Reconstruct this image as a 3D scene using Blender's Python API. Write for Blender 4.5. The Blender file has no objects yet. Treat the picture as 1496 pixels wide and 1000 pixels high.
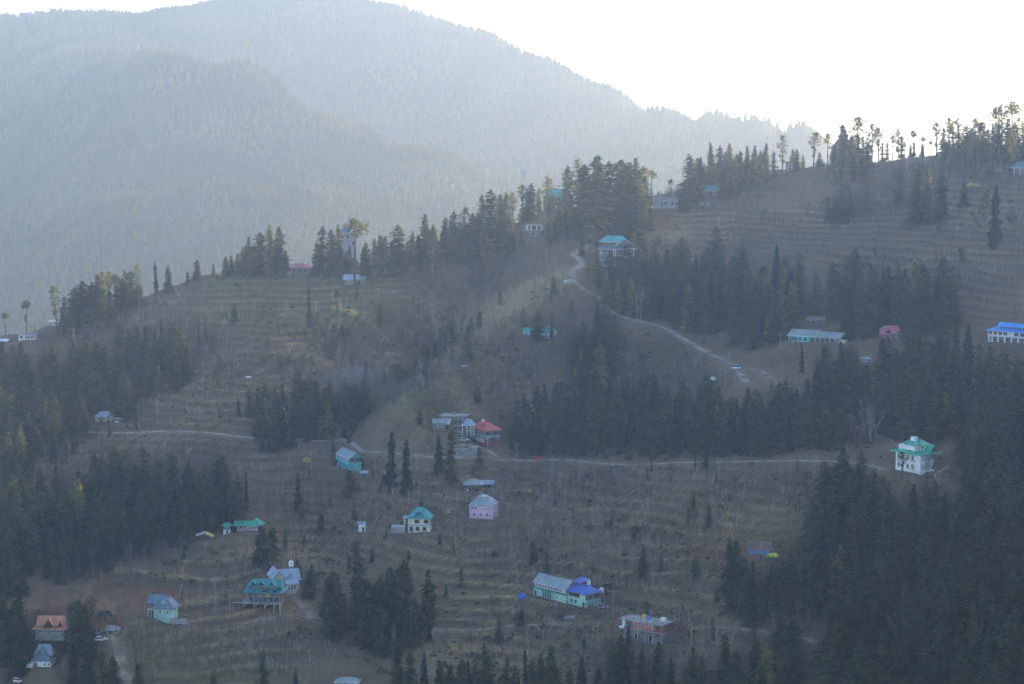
import bpy, math, random
import numpy as np
from mathutils import Vector

R = math.radians
S = bpy.context.scene
COL = S.collection

# ---------------------------------------------------------------- camera, sky, sun, exposure
F_PX, CX, CY, YH = 3240.0, 748.0, 500.0, 130.0        # photo pixels (1496 x 1000)
CAM_Z = 450.0
PITCH = math.atan((CY - YH) / F_PX)
cam_d = bpy.data.cameras.new('camera')
cam_d.sensor_fit = 'HORIZONTAL'
cam_d.sensor_width = 36.0
cam_d.lens = 36.0 * F_PX / 1496.0
cam_d.clip_start, cam_d.clip_end = 1.0, 60000.0
cam = bpy.data.objects.new('camera', cam_d)
cam.location = (0, 0, CAM_Z)
cam.rotation_euler = (math.pi / 2 - PITCH, 0, 0)
COL.objects.link(cam)
S.camera = cam

SUN_EL, SUN_AZ = R(14.0), R(57.0)                     # azimuth clockwise from +Y (towards +X)
w = bpy.data.worlds.new('World'); S.world = w; w.use_nodes = True
nt = w.node_tree; nt.nodes.clear()
sky = nt.nodes.new('ShaderNodeTexSky'); sky.sky_type = 'NISHITA'; sky.sun_disc = False
sky.sun_elevation = SUN_EL; sky.sun_rotation = SUN_AZ
sky.altitude = 2200; sky.air_density = 1.0; sky.dust_density = 4.0; sky.ozone_density = 1.5
bg = nt.nodes.new('ShaderNodeBackground'); bg.inputs['Strength'].default_value = 0.15
wo = nt.nodes.new('ShaderNodeOutputWorld')
nt.links.new(sky.outputs[0], bg.inputs[0]); nt.links.new(bg.outputs[0], wo.inputs[0])

sl = bpy.data.lights.new('sun', 'SUN'); sl.energy = 5.0; sl.angle = R(0.5); sl.color = (1.0, 0.81, 0.53)
so = bpy.data.objects.new('sun', sl)
sd = Vector((math.sin(SUN_AZ) * math.cos(SUN_EL), math.cos(SUN_AZ) * math.cos(SUN_EL), math.sin(SUN_EL)))
so.rotation_euler = sd.to_track_quat('Z', 'Y').to_euler()
so.location = (600, 900, 900)
COL.objects.link(so)

S.view_settings.view_transform = 'Standard'; S.view_settings.look = 'None'
S.view_settings.exposure = 1.80; S.view_settings.gamma = 1.0; S.view_settings.use_curve_mapping = False
S.cycles.use_denoising = True
S.cycles.volume_bounces = 1
S.cycles.max_bounces = 5; S.cycles.diffuse_bounces = 3; S.cycles.glossy_bounces = 2
S.cycles.transparent_max_bounces = 4; S.cycles.transmission_bounces = 1

HAZE_DENSITY, HAZE_G, HAZE_COL = 0.00021, 0.7, (0.70, 0.80, 0.94)

# ---------------------------------------------------------------- helpers
rng = np.random.default_rng(11)
random.seed(5)
CP, SP = math.cos(PITCH), math.sin(PITCH)

def ray(px, py):
    px = np.asarray(px, float); py = np.asarray(py, float)
    u = (px - CX) / F_PX; v = (CY - py) / F_PX
    dx, dy, dz = u, CP + v * SP, -SP + v * CP
    return dx / dy, dz / dy                             # per metre of +Y

def pix(px, py, D):
    a, b = ray(px, py)
    return a * D, D + 0 * a, CAM_Z + b * D

def project(x, y, z):
    z = z - CAM_Z
    dep = y * CP - z * SP; up = y * SP + z * CP
    return CX + F_PX * x / dep, CY - F_PX * up / dep

def vnoise(x, y, seed=0):
    xi = np.floor(x).astype(np.int64); yi = np.floor(y).astype(np.int64)
    fx, fy = x - xi, y - yi
    fx = fx * fx * (3 - 2 * fx); fy = fy * fy * (3 - 2 * fy)
    def h(a, b):
        n = (a * 374761393 + b * 668265263 + seed * 1442695041) & 0x7fffffff
        n = ((n ^ (n >> 13)) * 1274126177) & 0x7fffffff
        return ((n ^ (n >> 16)) & 0xffff) / 65535.0
    return (h(xi, yi) * (1 - fx) + h(xi + 1, yi) * fx) * (1 - fy) + (h(xi, yi + 1) * (1 - fx) + h(xi + 1, yi + 1) * fx) * fy

def fbm(x, y, seed=0, octv=4):
    s, a, t = 0, 1.0, 0
    for k in range(octv):
        s = s + a * (vnoise(x * 2 ** k, y * 2 ** k, seed + k) - .5); t += a; a *= .5
    return s / t * 2

def in_poly(px, py, poly):
    c = np.zeros(np.shape(px), bool); n = len(poly)
    for i in range(n):
        x1, y1 = poly[i]; x2, y2 = poly[(i + 1) % n]
        if y1 == y2: continue
        hit = ((y1 > py) != (y2 > py)) & (px < (x2 - x1) * (py - y1) / (y2 - y1) + x1)
        c ^= hit
    return c

def raw_mesh(name, V, faces, mats=(), midx=None, smooth=False):
    """faces: list of int arrays, each (n,3) or (n,4)"""
    me = bpy.data.meshes.new(name)
    V = np.asarray(V, np.float32)
    faces = [np.asarray(f, np.int32) for f in faces if len(f)]
    me.vertices.add(len(V)); me.vertices.foreach_set('co', V.ravel())
    tot = sum(f.size for f in faces); npoly = sum(len(f) for f in faces)
    me.loops.add(tot); me.polygons.add(npoly)
    me.loops.foreach_set('vertex_index', np.concatenate([f.ravel() for f in faces]))
    ln = np.concatenate([np.full(len(f), f.shape[1], np.int32) for f in faces])
    st = np.concatenate([[0], np.cumsum(ln)[:-1]]).astype(np.int32)
    me.polygons.foreach_set('loop_start', st); me.polygons.foreach_set('loop_total', ln)
    for m in mats: me.materials.append(m)
    if midx is not None: me.polygons.foreach_set('material_index', np.asarray(midx, np.int32))
    me.update(calc_edges=True)
    me.polygons.foreach_set('use_smooth', np.full(npoly, smooth))
    return me

def link(name, me, parent=None, loc=None, rz=None, **props):
    o = bpy.data.objects.new(name, me); COL.objects.link(o)
    if parent: o.parent = parent
    if loc is not None: o.location = loc
    if rz is not None: o.rotation_euler = (0, 0, rz)
    for k, v in props.items():
        if v: o[k] = v
    return o

# ---------------------------------------------------------------- materials
def mat(name, col, rough=.85, var=.12, scale=.6, col2=None, var_obj=0.0, spec=.2, bump=0.0, stretch=None):
    m = bpy.data.materials.new(name); m.use_nodes = True
    N, L = m.node_tree.nodes, m.node_tree.links
    b = N['Principled BSDF']; b.inputs['Roughness'].default_value = rough
    b.inputs['Specular IOR Level'].default_value = spec
    tc = N.new('ShaderNodeTexCoord'); mp = N.new('ShaderNodeMapping')
    L.new(tc.outputs['Object'], mp.inputs[0])
    if stretch: mp.inputs['Scale'].default_value = stretch
    n = N.new('ShaderNodeTexNoise'); n.inputs['Scale'].default_value = scale; n.inputs['Detail'].default_value = 5
    L.new(mp.outputs[0], n.inputs[0])
    r = N.new('ShaderNodeValToRGB')
    c1 = [max(0, c * (1 - 2.2 * var)) for c in col]; c2 = list(col2) if col2 else [min(1, c * (1 + 1.6 * var)) for c in col]
    r.color_ramp.elements[0].color = (*c1, 1); r.color_ramp.elements[1].color = (*c2, 1)
    r.color_ramp.elements[0].position = .3; r.color_ramp.elements[1].position = .72
    L.new(n.outputs[0], r.inputs[0]); out = r.outputs[0]
    if var_obj:
        oi = N.new('ShaderNodeObjectInfo'); hs = N.new('ShaderNodeHueSaturation')
        mr = N.new('ShaderNodeMapRange'); mr.inputs[3].default_value = 1 - var_obj; mr.inputs[4].default_value = 1 + var_obj
        L.new(oi.outputs['Random'], mr.inputs[0]); L.new(mr.outputs[0], hs.inputs['Value']); L.new(out, hs.inputs['Color']); out = hs.outputs[0]
    L.new(out, b.inputs['Base Color'])
    if bump:
        bp = N.new('ShaderNodeBump'); bp.inputs['Strength'].default_value = bump; bp.inputs['Distance'].default_value = .1
        L.new(n.outputs[0], bp.inputs['Height']); L.new(bp.outputs[0], b.inputs['Normal'])
    return m

def roof_mat(name, col, rust=.35, rough=.5):
    """painted corrugated sheet: ribs in the normal, sheet to sheet tone, weathering"""
    m = bpy.data.materials.new(name); m.use_nodes = True
    N, L = m.node_tree.nodes, m.node_tree.links
    b = N['Principled BSDF']; b.inputs['Roughness'].default_value = rough; b.inputs['Specular IOR Level'].default_value = .35
    tc = N.new('ShaderNodeTexCoord')
    sx = N.new('ShaderNodeSeparateXYZ'); L.new(tc.outputs['Object'], sx.inputs[0])
    ml = N.new('ShaderNodeMath'); ml.operation = 'MULTIPLY'; ml.inputs[1].default_value = .9; L.new(sx.outputs[0], ml.inputs[0])
    fl = N.new('ShaderNodeMath'); fl.operation = 'FLOOR'; L.new(ml.outputs[0], fl.inputs[0])
    wn = N.new('ShaderNodeTexWhiteNoise'); wn.noise_dimensions = '1D'; L.new(fl.outputs[0], wn.inputs['W'])
    n = N.new('ShaderNodeTexNoise'); n.inputs['Scale'].default_value = .35; n.inputs['Detail'].default_value = 7; L.new(tc.outputs['Object'], n.inputs[0])
    ad = N.new('ShaderNodeMath'); ad.operation = 'MULTIPLY_ADD'; ad.inputs[1].default_value = .22; L.new(wn.outputs[0], ad.inputs[0]); L.new(n.outputs[0], ad.inputs[2])
    r = N.new('ShaderNodeValToRGB')
    r.color_ramp.elements[0].position = .35; r.color_ramp.elements[1].position = .8
    r.color_ramp.elements[0].color = (*[c * (1 - rust) for c in col], 1)
    r.color_ramp.elements[1].color = (*[min(1, c * (1 + .6 * rust) + .02) for c in col], 1)
    L.new(ad.outputs[0], r.inputs[0]); L.new(r.outputs[0], b.inputs['Base Color'])
    wv = N.new('ShaderNodeTexWave'); wv.inputs['Scale'].default_value = 1.2; L.new(tc.outputs['Object'], wv.inputs[0])
    bp = N.new('ShaderNodeBump'); bp.inputs['Strength'].default_value = .35; bp.inputs['Distance'].default_value = .08
    L.new(wv.outputs[1], bp.inputs['Height']); L.new(bp.outputs[0], b.inputs['Normal'])
    return m

M = {}
def leaf_mat(name, dark, light, var_obj=.25, trans=.25, scale=.45):
    m = bpy.data.materials.new(name); m.use_nodes = True
    N, L = m.node_tree.nodes, m.node_tree.links
    N.remove(N['Principled BSDF'])
    tc = N.new('ShaderNodeTexCoord'); n = N.new('ShaderNodeTexNoise'); n.inputs['Scale'].default_value = scale; n.inputs['Detail'].default_value = 3
    g = N.new('ShaderNodeNewGeometry'); L.new(g.outputs['Position'], n.inputs[0])
    r = N.new('ShaderNodeValToRGB'); r.color_ramp.elements[0].color = (*dark, 1); r.color_ramp.elements[1].color = (*light, 1)
    r.color_ramp.elements[0].position = .32; r.color_ramp.elements[1].position = .7
    L.new(n.outputs[0], r.inputs[0])
    oi = N.new('ShaderNodeObjectInfo'); hs = N.new('ShaderNodeHueSaturation')
    mr = N.new('ShaderNodeMapRange'); mr.inputs[3].default_value = 1 - var_obj; mr.inputs[4].default_value = 1 + var_obj
    L.new(oi.outputs['Random'], mr.inputs[0]); L.new(mr.outputs[0], hs.inputs['Value']); L.new(r.outputs[0], hs.inputs['Color'])
    d = N.new('ShaderNodeBsdfDiffuse'); t = N.new('ShaderNodeBsdfTranslucent'); mx = N.new('ShaderNodeMixShader'); mx.inputs[0].default_value = trans
    tg = N.new('ShaderNodeMix'); tg.data_type = 'RGBA'; tg.blend_type = 'MULTIPLY'; tg.inputs[0].default_value = 1; tg.inputs[7].default_value = (2.2, 2.0, 1.2, 1); L.new(hs.outputs[0], tg.inputs[6]); L.new(hs.outputs[0], d.inputs[0]); L.new(tg.outputs[2], t.inputs[0]); L.new(d.outputs[0], mx.inputs[1]); L.new(t.outputs[0], mx.inputs[2])
    L.new(mx.outputs[0], N['Material Output'].inputs[0])
    return m

M['needle'] = leaf_mat('needles', (.028, .040, .029), (.084, .098, .056), .3, .5)
M['needle_dark'] = leaf_mat('needles_dark', (.020, .030, .024), (.056, .068, .046), .3, .4)
M['needle_pale_sun'] = leaf_mat('needles_pale_sun', (.068, .082, .038), (.20, .19, .08), .25, .5)  # paler trees; golden sun on ridge crowns is put into the tone
M['needle_pine_sun'] = leaf_mat('pine_needles_sun', (.06, .07, .034), (.18, .17, .07), .3, .5)  # pine colour, yellowed so ridge crowns carry painted low sun
M['far_needle'] = leaf_mat('far_needles', (.075, .08, .038), (.21, .195, .08), 0, .5, .008)
M['scrub'] = leaf_mat('scrub_leaf', (.045, .04, .026), (.11, .095, .055), .1, .1, .05)
M['bark'] = mat('bark', (.11, .085, .065), .95, .3, 2)
M['pale_bark'] = mat('pale_bark', (.33, .30, .27), .9, .25, .08)
M['twig'] = mat('grey_twig', (.16, .13, .115), .95, .3, .05)
M['conc'] = mat('concrete', (.33, .32, .30), .9, .22, .5)
M['conc_dark'] = mat('raw_concrete', (.2, .19, .18), .9, .25, .5)
M['white'] = mat('white_paint', (.74, .74, .72), .7, .09, .4)
M['cream'] = mat('cream_paint', (.62, .56, .44), .75, .1, .4)
M['pink'] = mat('pink_paint', (.64, .40, .56), .75, .08, .4)
M['mint'] = mat('mint_paint', (.36, .56, .49), .75, .1, .4)
M['turq'] = mat('turquoise_paint', (.10, .52, .56), .7, .1, .4)
M['dkgreen'] = mat('green_paint', (.03, .25, .19), .7, .15, .4)
M['brick'] = mat('brick_red', (.26, .10, .085), .9, .2, 1.2)
M['brown'] = mat('brown_wood', (.12, .075, .05), .85, .25, 1.5)
M['greywood'] = mat('grey_board', (.19, .18, .18), .85, .25, 1.2)
M['stone'] = mat('dry_stone', (.27, .25, .22), .95, .4, 1.8)
M['lilac'] = mat('lilac_paint', (.46, .42, .48), .8, .12, .5)
M['blue'] = mat('blue_paint', (.10, .22, .55), .7, .12, .4)
M['glass'] = mat('window_glass', (.035, .04, .045), .12, .2, .5, spec=.5)
M['dark'] = mat('dark_opening', (.03, .028, .026), .9, .2, .5)
M['r_teal'] = roof_mat('teal_sheet', (.04, .33, .34))
M['r_dteal'] = roof_mat('dark_teal_sheet', (.02, .21, .23))
M['r_green'] = roof_mat('green_sheet', (.02, .33, .22))
M['r_blue'] = roof_mat('blue_sheet', (.05, .13, .48))
M['r_sky'] = roof_mat('bright_blue_sheet', (.05, .30, .80))
M['r_grey'] = roof_mat('grey_tin', (.26, .30, .32), .3)
M['r_bgrey'] = roof_mat('blue_grey_tin', (.25, .31, .38), .25)
M['r_slate'] = roof_mat('steel_blue_tin', (.12, .18, .26), .25)
M['r_lblue'] = roof_mat('pale_blue_tin', (.33, .41, .52), .25)
M['r_red'] = roof_mat('red_sheet', (.52, .09, .10), .3)
M['r_pink'] = roof_mat('faded_red_sheet', (.50, .15, .19), .3)
M['r_salmon'] = roof_mat('salmon_sheet', (.56, .235, .15), .3)
M['r_rust'] = roof_mat('rusted_sheet', (.17, .075, .07), .4)
M['straw'] = mat('straw', (.50, .38, .13), .95, .35, 2)
M['yellow'] = mat('yellow_plastic', (.70, .46, .05), .5, .1, .5)
M['tarp'] = mat('blue_tarp', (.03, .13, .62), .5, .2, .5)
M['wtarp'] = mat('white_tarp', (.68, .70, .72), .6, .12, .5)
M['ytarp'] = mat('yellow_tarp', (.62, .56, .08), .6, .15, .5)
M['metal'] = mat('galvanised_metal', (.5, .5, .5), .5, .15, .5)
M['redpaint'] = mat('red_paint', (.5, .06, .06), .6, .15, .5)
M['rubber'] = mat('rubber', (.02, .02, .02), .9, .1, 1)
M['carwhite'] = mat('car_white', (.72, .72, .72), .3, .04, .5, spec=.5)
M['carsilver'] = mat('car_silver', (.42, .45, .48), .3, .05, .5, spec=.5)
M['carteal'] = mat('truck_teal', (.08, .30, .34), .4, .1, .5, spec=.5)
M['cardark'] = mat('car_dark', (.05, .06, .08), .3, .1, .5, spec=.5)

# ---------------------------------------------------------------- near hillside: height field
CREST = [(-500, 560), (-250, 520), (0, 492), (60, 481), (120, 468), (205, 436), (300, 401), (430, 396), (560, 392), (640, 372),
         (700, 345), (760, 322), (840, 303), (930, 291), (985, 286), (1010, 268), (1100, 256), (1160, 246), (1260, 236),
         (1380, 226), (1496, 213), (1750, 190), (2000, 170)]
CRX = np.array([c[0] for c in CREST], float); CRY = np.array([c[1] for c in CREST], float)
KX, KY = [-500, 0, 400, 750, 1150, 1496, 2000], [352, 352, 356, 354, 336, 314, 290]

def seg_d(px, py, pts):
    d = np.full(np.shape(px), 1e9)
    for (x1, y1), (x2, y2) in zip(pts[:-1], pts[1:]):
        t = np.clip(((px - x1) * (x2 - x1) + (py - y1) * (y2 - y1)) / ((x2 - x1) ** 2 + (y2 - y1) ** 2), 0, 1)
        d = np.minimum(d, np.hypot(px - x1 - t * (x2 - x1), py - y1 - t * (y2 - y1)))
    return d

def base_D(px, py):
    t = (py - YH) / F_PX
    D = np.interp(px, KX, KY) / (.25 + t)
    g = lambda cx, cy, sx, sy, a: a * 1.35 * np.exp(-((px - cx) / sx) ** 2 - ((py - cy) / sy) ** 2)
    f = 1 + g(110, 740, 190, 70, .045) - g(60, 905, 240, 45, .025) + g(80, 590, 150, 60, .03) - g(400, 480, 190, 60, .02)
    f = f + .058 * np.exp(-(seg_d(px, py, [(715, 398), (650, 470), (570, 550), (470, 610)]) / 34) ** 2)
    f = f - .040 * np.exp(-(seg_d(px, py, [(835, 395), (740, 470), (650, 545), (570, 590)]) / 45) ** 2)
    f = f + .03 * np.exp(-(seg_d(px, py, [(1080, 420), (1000, 540), (830, 600), (760, 700)]) / 60) ** 2)
    f = f - g(1350, 690, 110, 60, .03) + g(1200, 830, 70, 90, .025) - g(1440, 900, 90, 120, .02)
    f = f + g(470, 760, 60, 110, .018) - g(700, 740, 120, 60, .012)
    return D * f

cp = []
for px in np.arange(-500, 2001, 50.0):
    cy = float(np.interp(px, CRX, CRY))
    ys = list(np.arange(cy + 22, 1180, 32)) + [cy]
    for py in ys:
        cp.append(pix(px, py, base_D(np.array(px), np.array(py))))
    Dc = float(base_D(np.array(px), np.array(cy)))
    xc, yc, zc = pix(px, cy, Dc)
    for dd, dz in ((18, -3.0), (70, -24), (180, -80), (420, -190)):
        cp.append((xc * (1 + dd / yc), yc + dd, zc - dz * -1 if False else zc + dz))
for px in np.arange(-500, 2001, 125):
    xb, yb, zb = pix(px, 1180, base_D(np.array(px), np.array(1180)))
    cp.append((xb * .8, yb * .8, zb - 50)); cp.append((xb * .55, yb * .55, zb - 120))
cp = np.array(cp, float)
_s = 500.0
def tps_fit(P):
    xy = P[:, :2] / _s; n = len(P)
    r2 = ((xy[:, None] - xy[None]) ** 2).sum(-1)
    K = np.where(r2 > 0, .5 * r2 * np.log(r2 + 1e-20), 0) + np.eye(n) * 1e-5
    Q = np.c_[np.ones(n), xy]
    A = np.block([[K, Q], [Q.T, np.zeros((3, 3))]])
    return xy, np.linalg.solve(A, np.r_[P[:, 2], 0, 0, 0])
def tps_eval(fit, x, y):
    xy, c = fit; n = len(xy); out = np.empty(x.size)
    X = np.c_[x.ravel(), y.ravel()] / _s
    for i in range(0, len(X), 4000):
        q = X[i:i + 4000]; r2 = ((q[:, None] - xy[None]) ** 2).sum(-1)
        out[i:i + 4000] = (.5 * r2 * np.log(r2 + 1e-20)) @ c[:n] + c[n] + q @ c[n + 1:]
    return out.reshape(x.shape)

def bilin(G, x0, y0, h, x, y):
    fx = np.clip((x - x0) / h, 0, G.shape[1] - 1.001); fy = np.clip((y - y0) / h, 0, G.shape[0] - 1.001)
    i = fx.astype(int); j = fy.astype(int); a = fx - i; b = fy - j
    return (G[j, i] * (1 - a) + G[j, i + 1] * a) * (1 - b) + (G[j + 1, i] * (1 - a) + G[j + 1, i + 1] * a) * b

GX0, GY0, GH = -520.0, 430.0, 1.4
NXG, NYG = int(1040 / GH), int(1170 / GH)
cgx, cgy = np.meshgrid(np.arange(GX0 - 16, GX0 + 1080, 8.0), np.arange(GY0 - 16, GY0 + 1216, 8.0))
CG = tps_eval(tps_fit(cp), cgx, cgy)
gx, gy = np.meshgrid(GX0 + GH * np.arange(NXG), GY0 + GH * np.arange(NYG))
Z = bilin(CG, GX0 - 16, GY0 - 16, 8.0, gx, gy)
ppx, ppy = project(gx, gy, Z)

TERR = [  # terraced ground, in the photo's outline of each field
    [(230, 440), (320, 405), (560, 405), (690, 390), (700, 430), (640, 500), (560, 570), (420, 580), (330, 540), (290, 470)],
    [(110, 560), (330, 540), (380, 560), (380, 690), (60, 690), (70, 640)],
    [(560, 570), (640, 545), (720, 500), (790, 520), (770, 600), (620, 610)],
    [(960, 300), (1200, 300), (1496, 240), (1496, 470), (1380, 480), (1300, 420), (1200, 380), (1000, 340)],
    [(740, 680), (1240, 690), (1200, 760), (1160, 820), (960, 830), (860, 760), (740, 740)],
    [(630, 780), (1080, 830), (1080, 1000), (620, 1000)],
    [(380, 660), (740, 690), (720, 800), (500, 830), (380, 780)],
    [(150, 820), (360, 790), (460, 900), (430, 1000), (150, 1000)],
]
tm = np.zeros_like(Z)
for p in TERR: tm = np.maximum(tm, in_poly(ppx, ppy, p).astype(float))
def blur(A, n):
    for _ in range(2):
        for ax in (0, 1):
            c = np.cumsum(np.concatenate([np.repeat(A.take([0], ax), n, ax), A, np.repeat(A.take([-1], ax), n, ax)], ax), ax)
            k = A.shape[ax]
            A = (c.take(range(2 * n, 2 * n + k), ax) - c.take(range(0, k), ax)) / (2 * n)
    return A
tm = blur(tm, 7)
Z = Z + 2.6 * fbm(gx / 60, gy / 60, 3) + .7 * fbm(gx / 14, gy / 14, 9) * (1 - .6 * tm)
step = 2.6
ph = Z / step + 1.5 * fbm(gx / 70, gy / 70, 21, 3) + .12 * fbm(gx / 12, gy / 12, 25, 2)
fl = np.floor(ph); fr = ph - fl
step_ = step
stair = np.where(fr < .72, .16 * fr / .72, .16 + .84 * (fr - .72) / .28)
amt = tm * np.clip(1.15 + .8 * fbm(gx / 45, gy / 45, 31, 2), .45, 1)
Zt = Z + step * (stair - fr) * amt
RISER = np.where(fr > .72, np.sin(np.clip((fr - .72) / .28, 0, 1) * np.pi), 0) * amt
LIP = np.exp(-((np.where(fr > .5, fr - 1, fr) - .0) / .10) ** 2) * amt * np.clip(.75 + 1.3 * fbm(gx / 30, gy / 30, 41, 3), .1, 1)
Z = Zt
ZBASE = Z.copy()
def H(x, y, G=None): return bilin(Z if G is None else G, GX0, GY0, GH, np.asarray(x, float), np.asarray(y, float))
_Ds = np.arange(470.0, 1500.0, 1.5)
def ground(px, py, G=None):
    """where the sight line through a photo pixel meets the hillside"""
    px = np.atleast_1d(np.asarray(px, float)); py = np.atleast_1d(np.asarray(py, float))
    a, b = ray(px, py); out = np.zeros((len(px), 3))
    for i in range(0, len(px), 500):
        A, B = a[i:i + 500, None], b[i:i + 500, None]
        below = (CAM_Z + B * _Ds) < H(A * _Ds, np.broadcast_to(_Ds, (len(A), len(_Ds))), G)
        hit = below.any(1); k = np.where(hit, below.argmax(1), 0)
        gap = (CAM_Z + B * _Ds) - H(A * _Ds, np.broadcast_to(_Ds, (len(A), len(_Ds))), G)
        k = np.where(hit, k, gap.argmin(1))
        D = _Ds[k]; x = A[:, 0] * D
        out[i:i + 500] = np.c_[x, D, H(x, D, G)]
    return out

# ---------------------------------------------------------------- building sites (photo px of the front foot, width, depth in photo px, turn in degrees)
SITES = {
    'hotel': (903, 390, 46, 26, 10), 'conc': (661, 634, 34, 22, -14), 'shack': (643, 631, 18, 16, 8), 'porch': (684, 637, 18, 16, 0),
    'red': (719, 651, 24, 46, 25), 'leanto': (720, 655, 17, 10, 12), 'turq': (519, 689, 18, 50, 24), 'tinshed': (532, 700, 12, 8, 5),
    'beige': (612, 778, 33, 24, -6), 'annex': (584, 781, 24, 14, -6), 'pinkh': (703, 760, 36, 30, -14), 'pavil': (692, 719, 22, 18, 5),
    'bluetin': (711, 714, 18, 9, -4), 'kiosk': (529, 781, 12, 9, 6), 'green': (362, 778, 34, 18, -8), 'greentower': (331, 782, 10, 9, 0),
    'tent': (300, 791, 20, 14, 0), 'cream': (419, 868, 34, 30, 20), 'pagoda': (386, 893, 50, 26, -6), 'mint': (234, 905, 34, 30, -8),
    'stoneshed': (260, 921, 24, 10, -4), 'hut': (164, 932, 18, 12, 0), 'salmon': (73, 939, 44, 24, -4), 'bluehouse': (60, 982, 30, 28, -4),
    'longhall': (803, 877, 70, 26, -48), 'bluewing': (843, 887, 40, 30, -48), 'brickh': (940, 941, 70, 26, -36), 'white': (1349, 695, 50, 44, 36),
    'tealrow': (1190, 501, 82, 16, -30), 'brownshed': (1193, 474, 26, 9, 0), 'pinkroof': (1301, 495, 30, 16, -8), 'bluehotel': (1487, 504, 100, 22, -42),
    'bluerow': (788, 495, 46, 13, -9), 'redflat': (438, 402, 34, 14, 0), 'tinhouse': (517, 417, 26, 14, -8), 'ridgehouse': (508, 362, 26, 16, 4),
    'ruin': (40, 498, 26, 10, 2), 'postshed': (79, 478, 13, 8, 0), 'cornershed': (4, 502, 16, 8, 0), 'palehouse': (151, 617, 24, 14, -6), 'palelean': (171, 619, 12, 7, 0),
    'greyblock': (973, 306, 36, 14, 3), 'tealshed': (1038, 286, 26, 10, 0), 'ridgedark': (1158, 248, 18, 10, 0), 'ridgewhite': (1199, 245, 16, 9, 0),
    'redend': (1494, 256, 26, 16, 0), 'frame': (780, 347, 22, 14, -8), 'ridgeteal': (812, 296, 34, 16, 4), 'rust': (1108, 815, 34, 16, -14),
    'lowshed': (506, 1006, 34, 16, -8), 'slatted': (1266, 532, 14, 9, 0), 'pinkridge': (1138, 254, 20, 9, 0), 'bluelow': (1029, 301, 14, 7, 0), 'paleshed': (363, 557, 12, 8, 0), 'roofmid': (678, 541, 12, 8, 0),
}
SLOC = {}
_g = ground([s[0] for s in SITES.values()], [s[1] for s in SITES.values()], ZBASE)
for (k, s), g in zip(SITES.items(), _g):
    SLOC[k] = (g, g[1] / F_PX)                     # world point, metres per photo pixel there

for k, (pxs, pys, wp, dp, rz) in SITES.items():     # level a pad for every building
    g, mpp = SLOC[k]; a = R(rz)
    lx = (gx - g[0]) * math.cos(a) + (gy - g[1]) * math.sin(a); ly = -(gx - g[0]) * math.sin(a) + (gy - g[1]) * math.cos(a)
    m_ = (np.abs(gx - g[0]) < 40) & (np.abs(gy - g[1]) < 40)
    ox = np.maximum(np.abs(lx) - wp * mpp / 2 - 1.2, 0); oy = np.maximum(np.abs(ly - dp * mpp / 2) - dp * mpp / 2 - 1.2, 0)
    t = np.clip(1 - np.hypot(ox, oy) / 5.0, 0, 1); t = t * t * (3 - 2 * t) * m_
    Z = Z * (1 - t) + g[2] * t

# ---------------------------------------------------------------- roads
ROADS = [
    ('road', 3.0, [(872, 331), (856, 334), (846, 340), (847, 350), (856, 358), (846, 366), (838, 372), (846, 379), (850, 385), (842, 392), (836, 400), (838, 411), (848, 420), (862, 428), (876, 434), (882, 441), (886, 450), (900, 459), (940, 470), (985, 487), (1030, 515), (1056, 528), (1074, 537), (1082, 548), (1092, 563)], 'upper'),
    ('path', 2.0, [(1074, 537), (1105, 541), (1125, 553), (1133, 572)], 'branch'),
    ('road', 2.5, [(62, 631), (130, 633), (200, 634), (300, 637), (370, 641), (430, 642), (490, 645), (520, 650), (540, 660), (600, 666), (660, 670), (720, 670), (800, 674), (880, 677), (960, 680), (1040, 678), (1100, 676), (1170, 675), (1240, 678), (1300, 687)], 'lower'),
    ('road', 2.8, [(742, 671), (722, 664), (706, 657), (690, 652), (672, 651)], 'spur'),
    ('path', 3.1, [(158, 936), (170, 955), (178, 975), (186, 1000), (190, 1030)], 'dirt'),
    ('path', 3.3, [(352, 915), (385, 908), (425, 903), (462, 905), (485, 912)], 'dirt'),
    ('path', 2.9, [(425, 872), (440, 888), (462, 905)], 'dirt'),
    ('path', 2.9, [(1034, 917), (1080, 921), (1130, 929), (1192, 938)], 'dirt'),
    ('path', 2.7, [(622, 921), (680, 922), (760, 917), (840, 914)], 'dirt'),
    ('path', 3.1, [(1225, 620), (1262, 628), (1300, 642), (1330, 660)], 'dirt'),
    ('path', 3.1, [(1230, 1002), (1268, 995), (1300, 988), (1322, 980)], 'dirt'),
]
def catmull(P, n=8):
    P = np.asarray(P, float); Q = np.vstack([2 * P[0] - P[1], P, 2 * P[-1] - P[-2]]); out = []
    for i in range(1, len(Q) - 2):
        for t in np.linspace(0, 1, n, endpoint=False):
            a, b, c, d = Q[i - 1], Q[i], Q[i + 1], Q[i + 2]
            out.append(.5 * (2 * b + (c - a) * t + (2 * a - 5 * b + 4 * c - d) * t * t + (3 * b - a - 3 * c + d) * t ** 3))
    out.append(P[-1]); return np.array(out)
ROADGEO = []
ROADMASK = np.zeros_like(Z)
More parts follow.
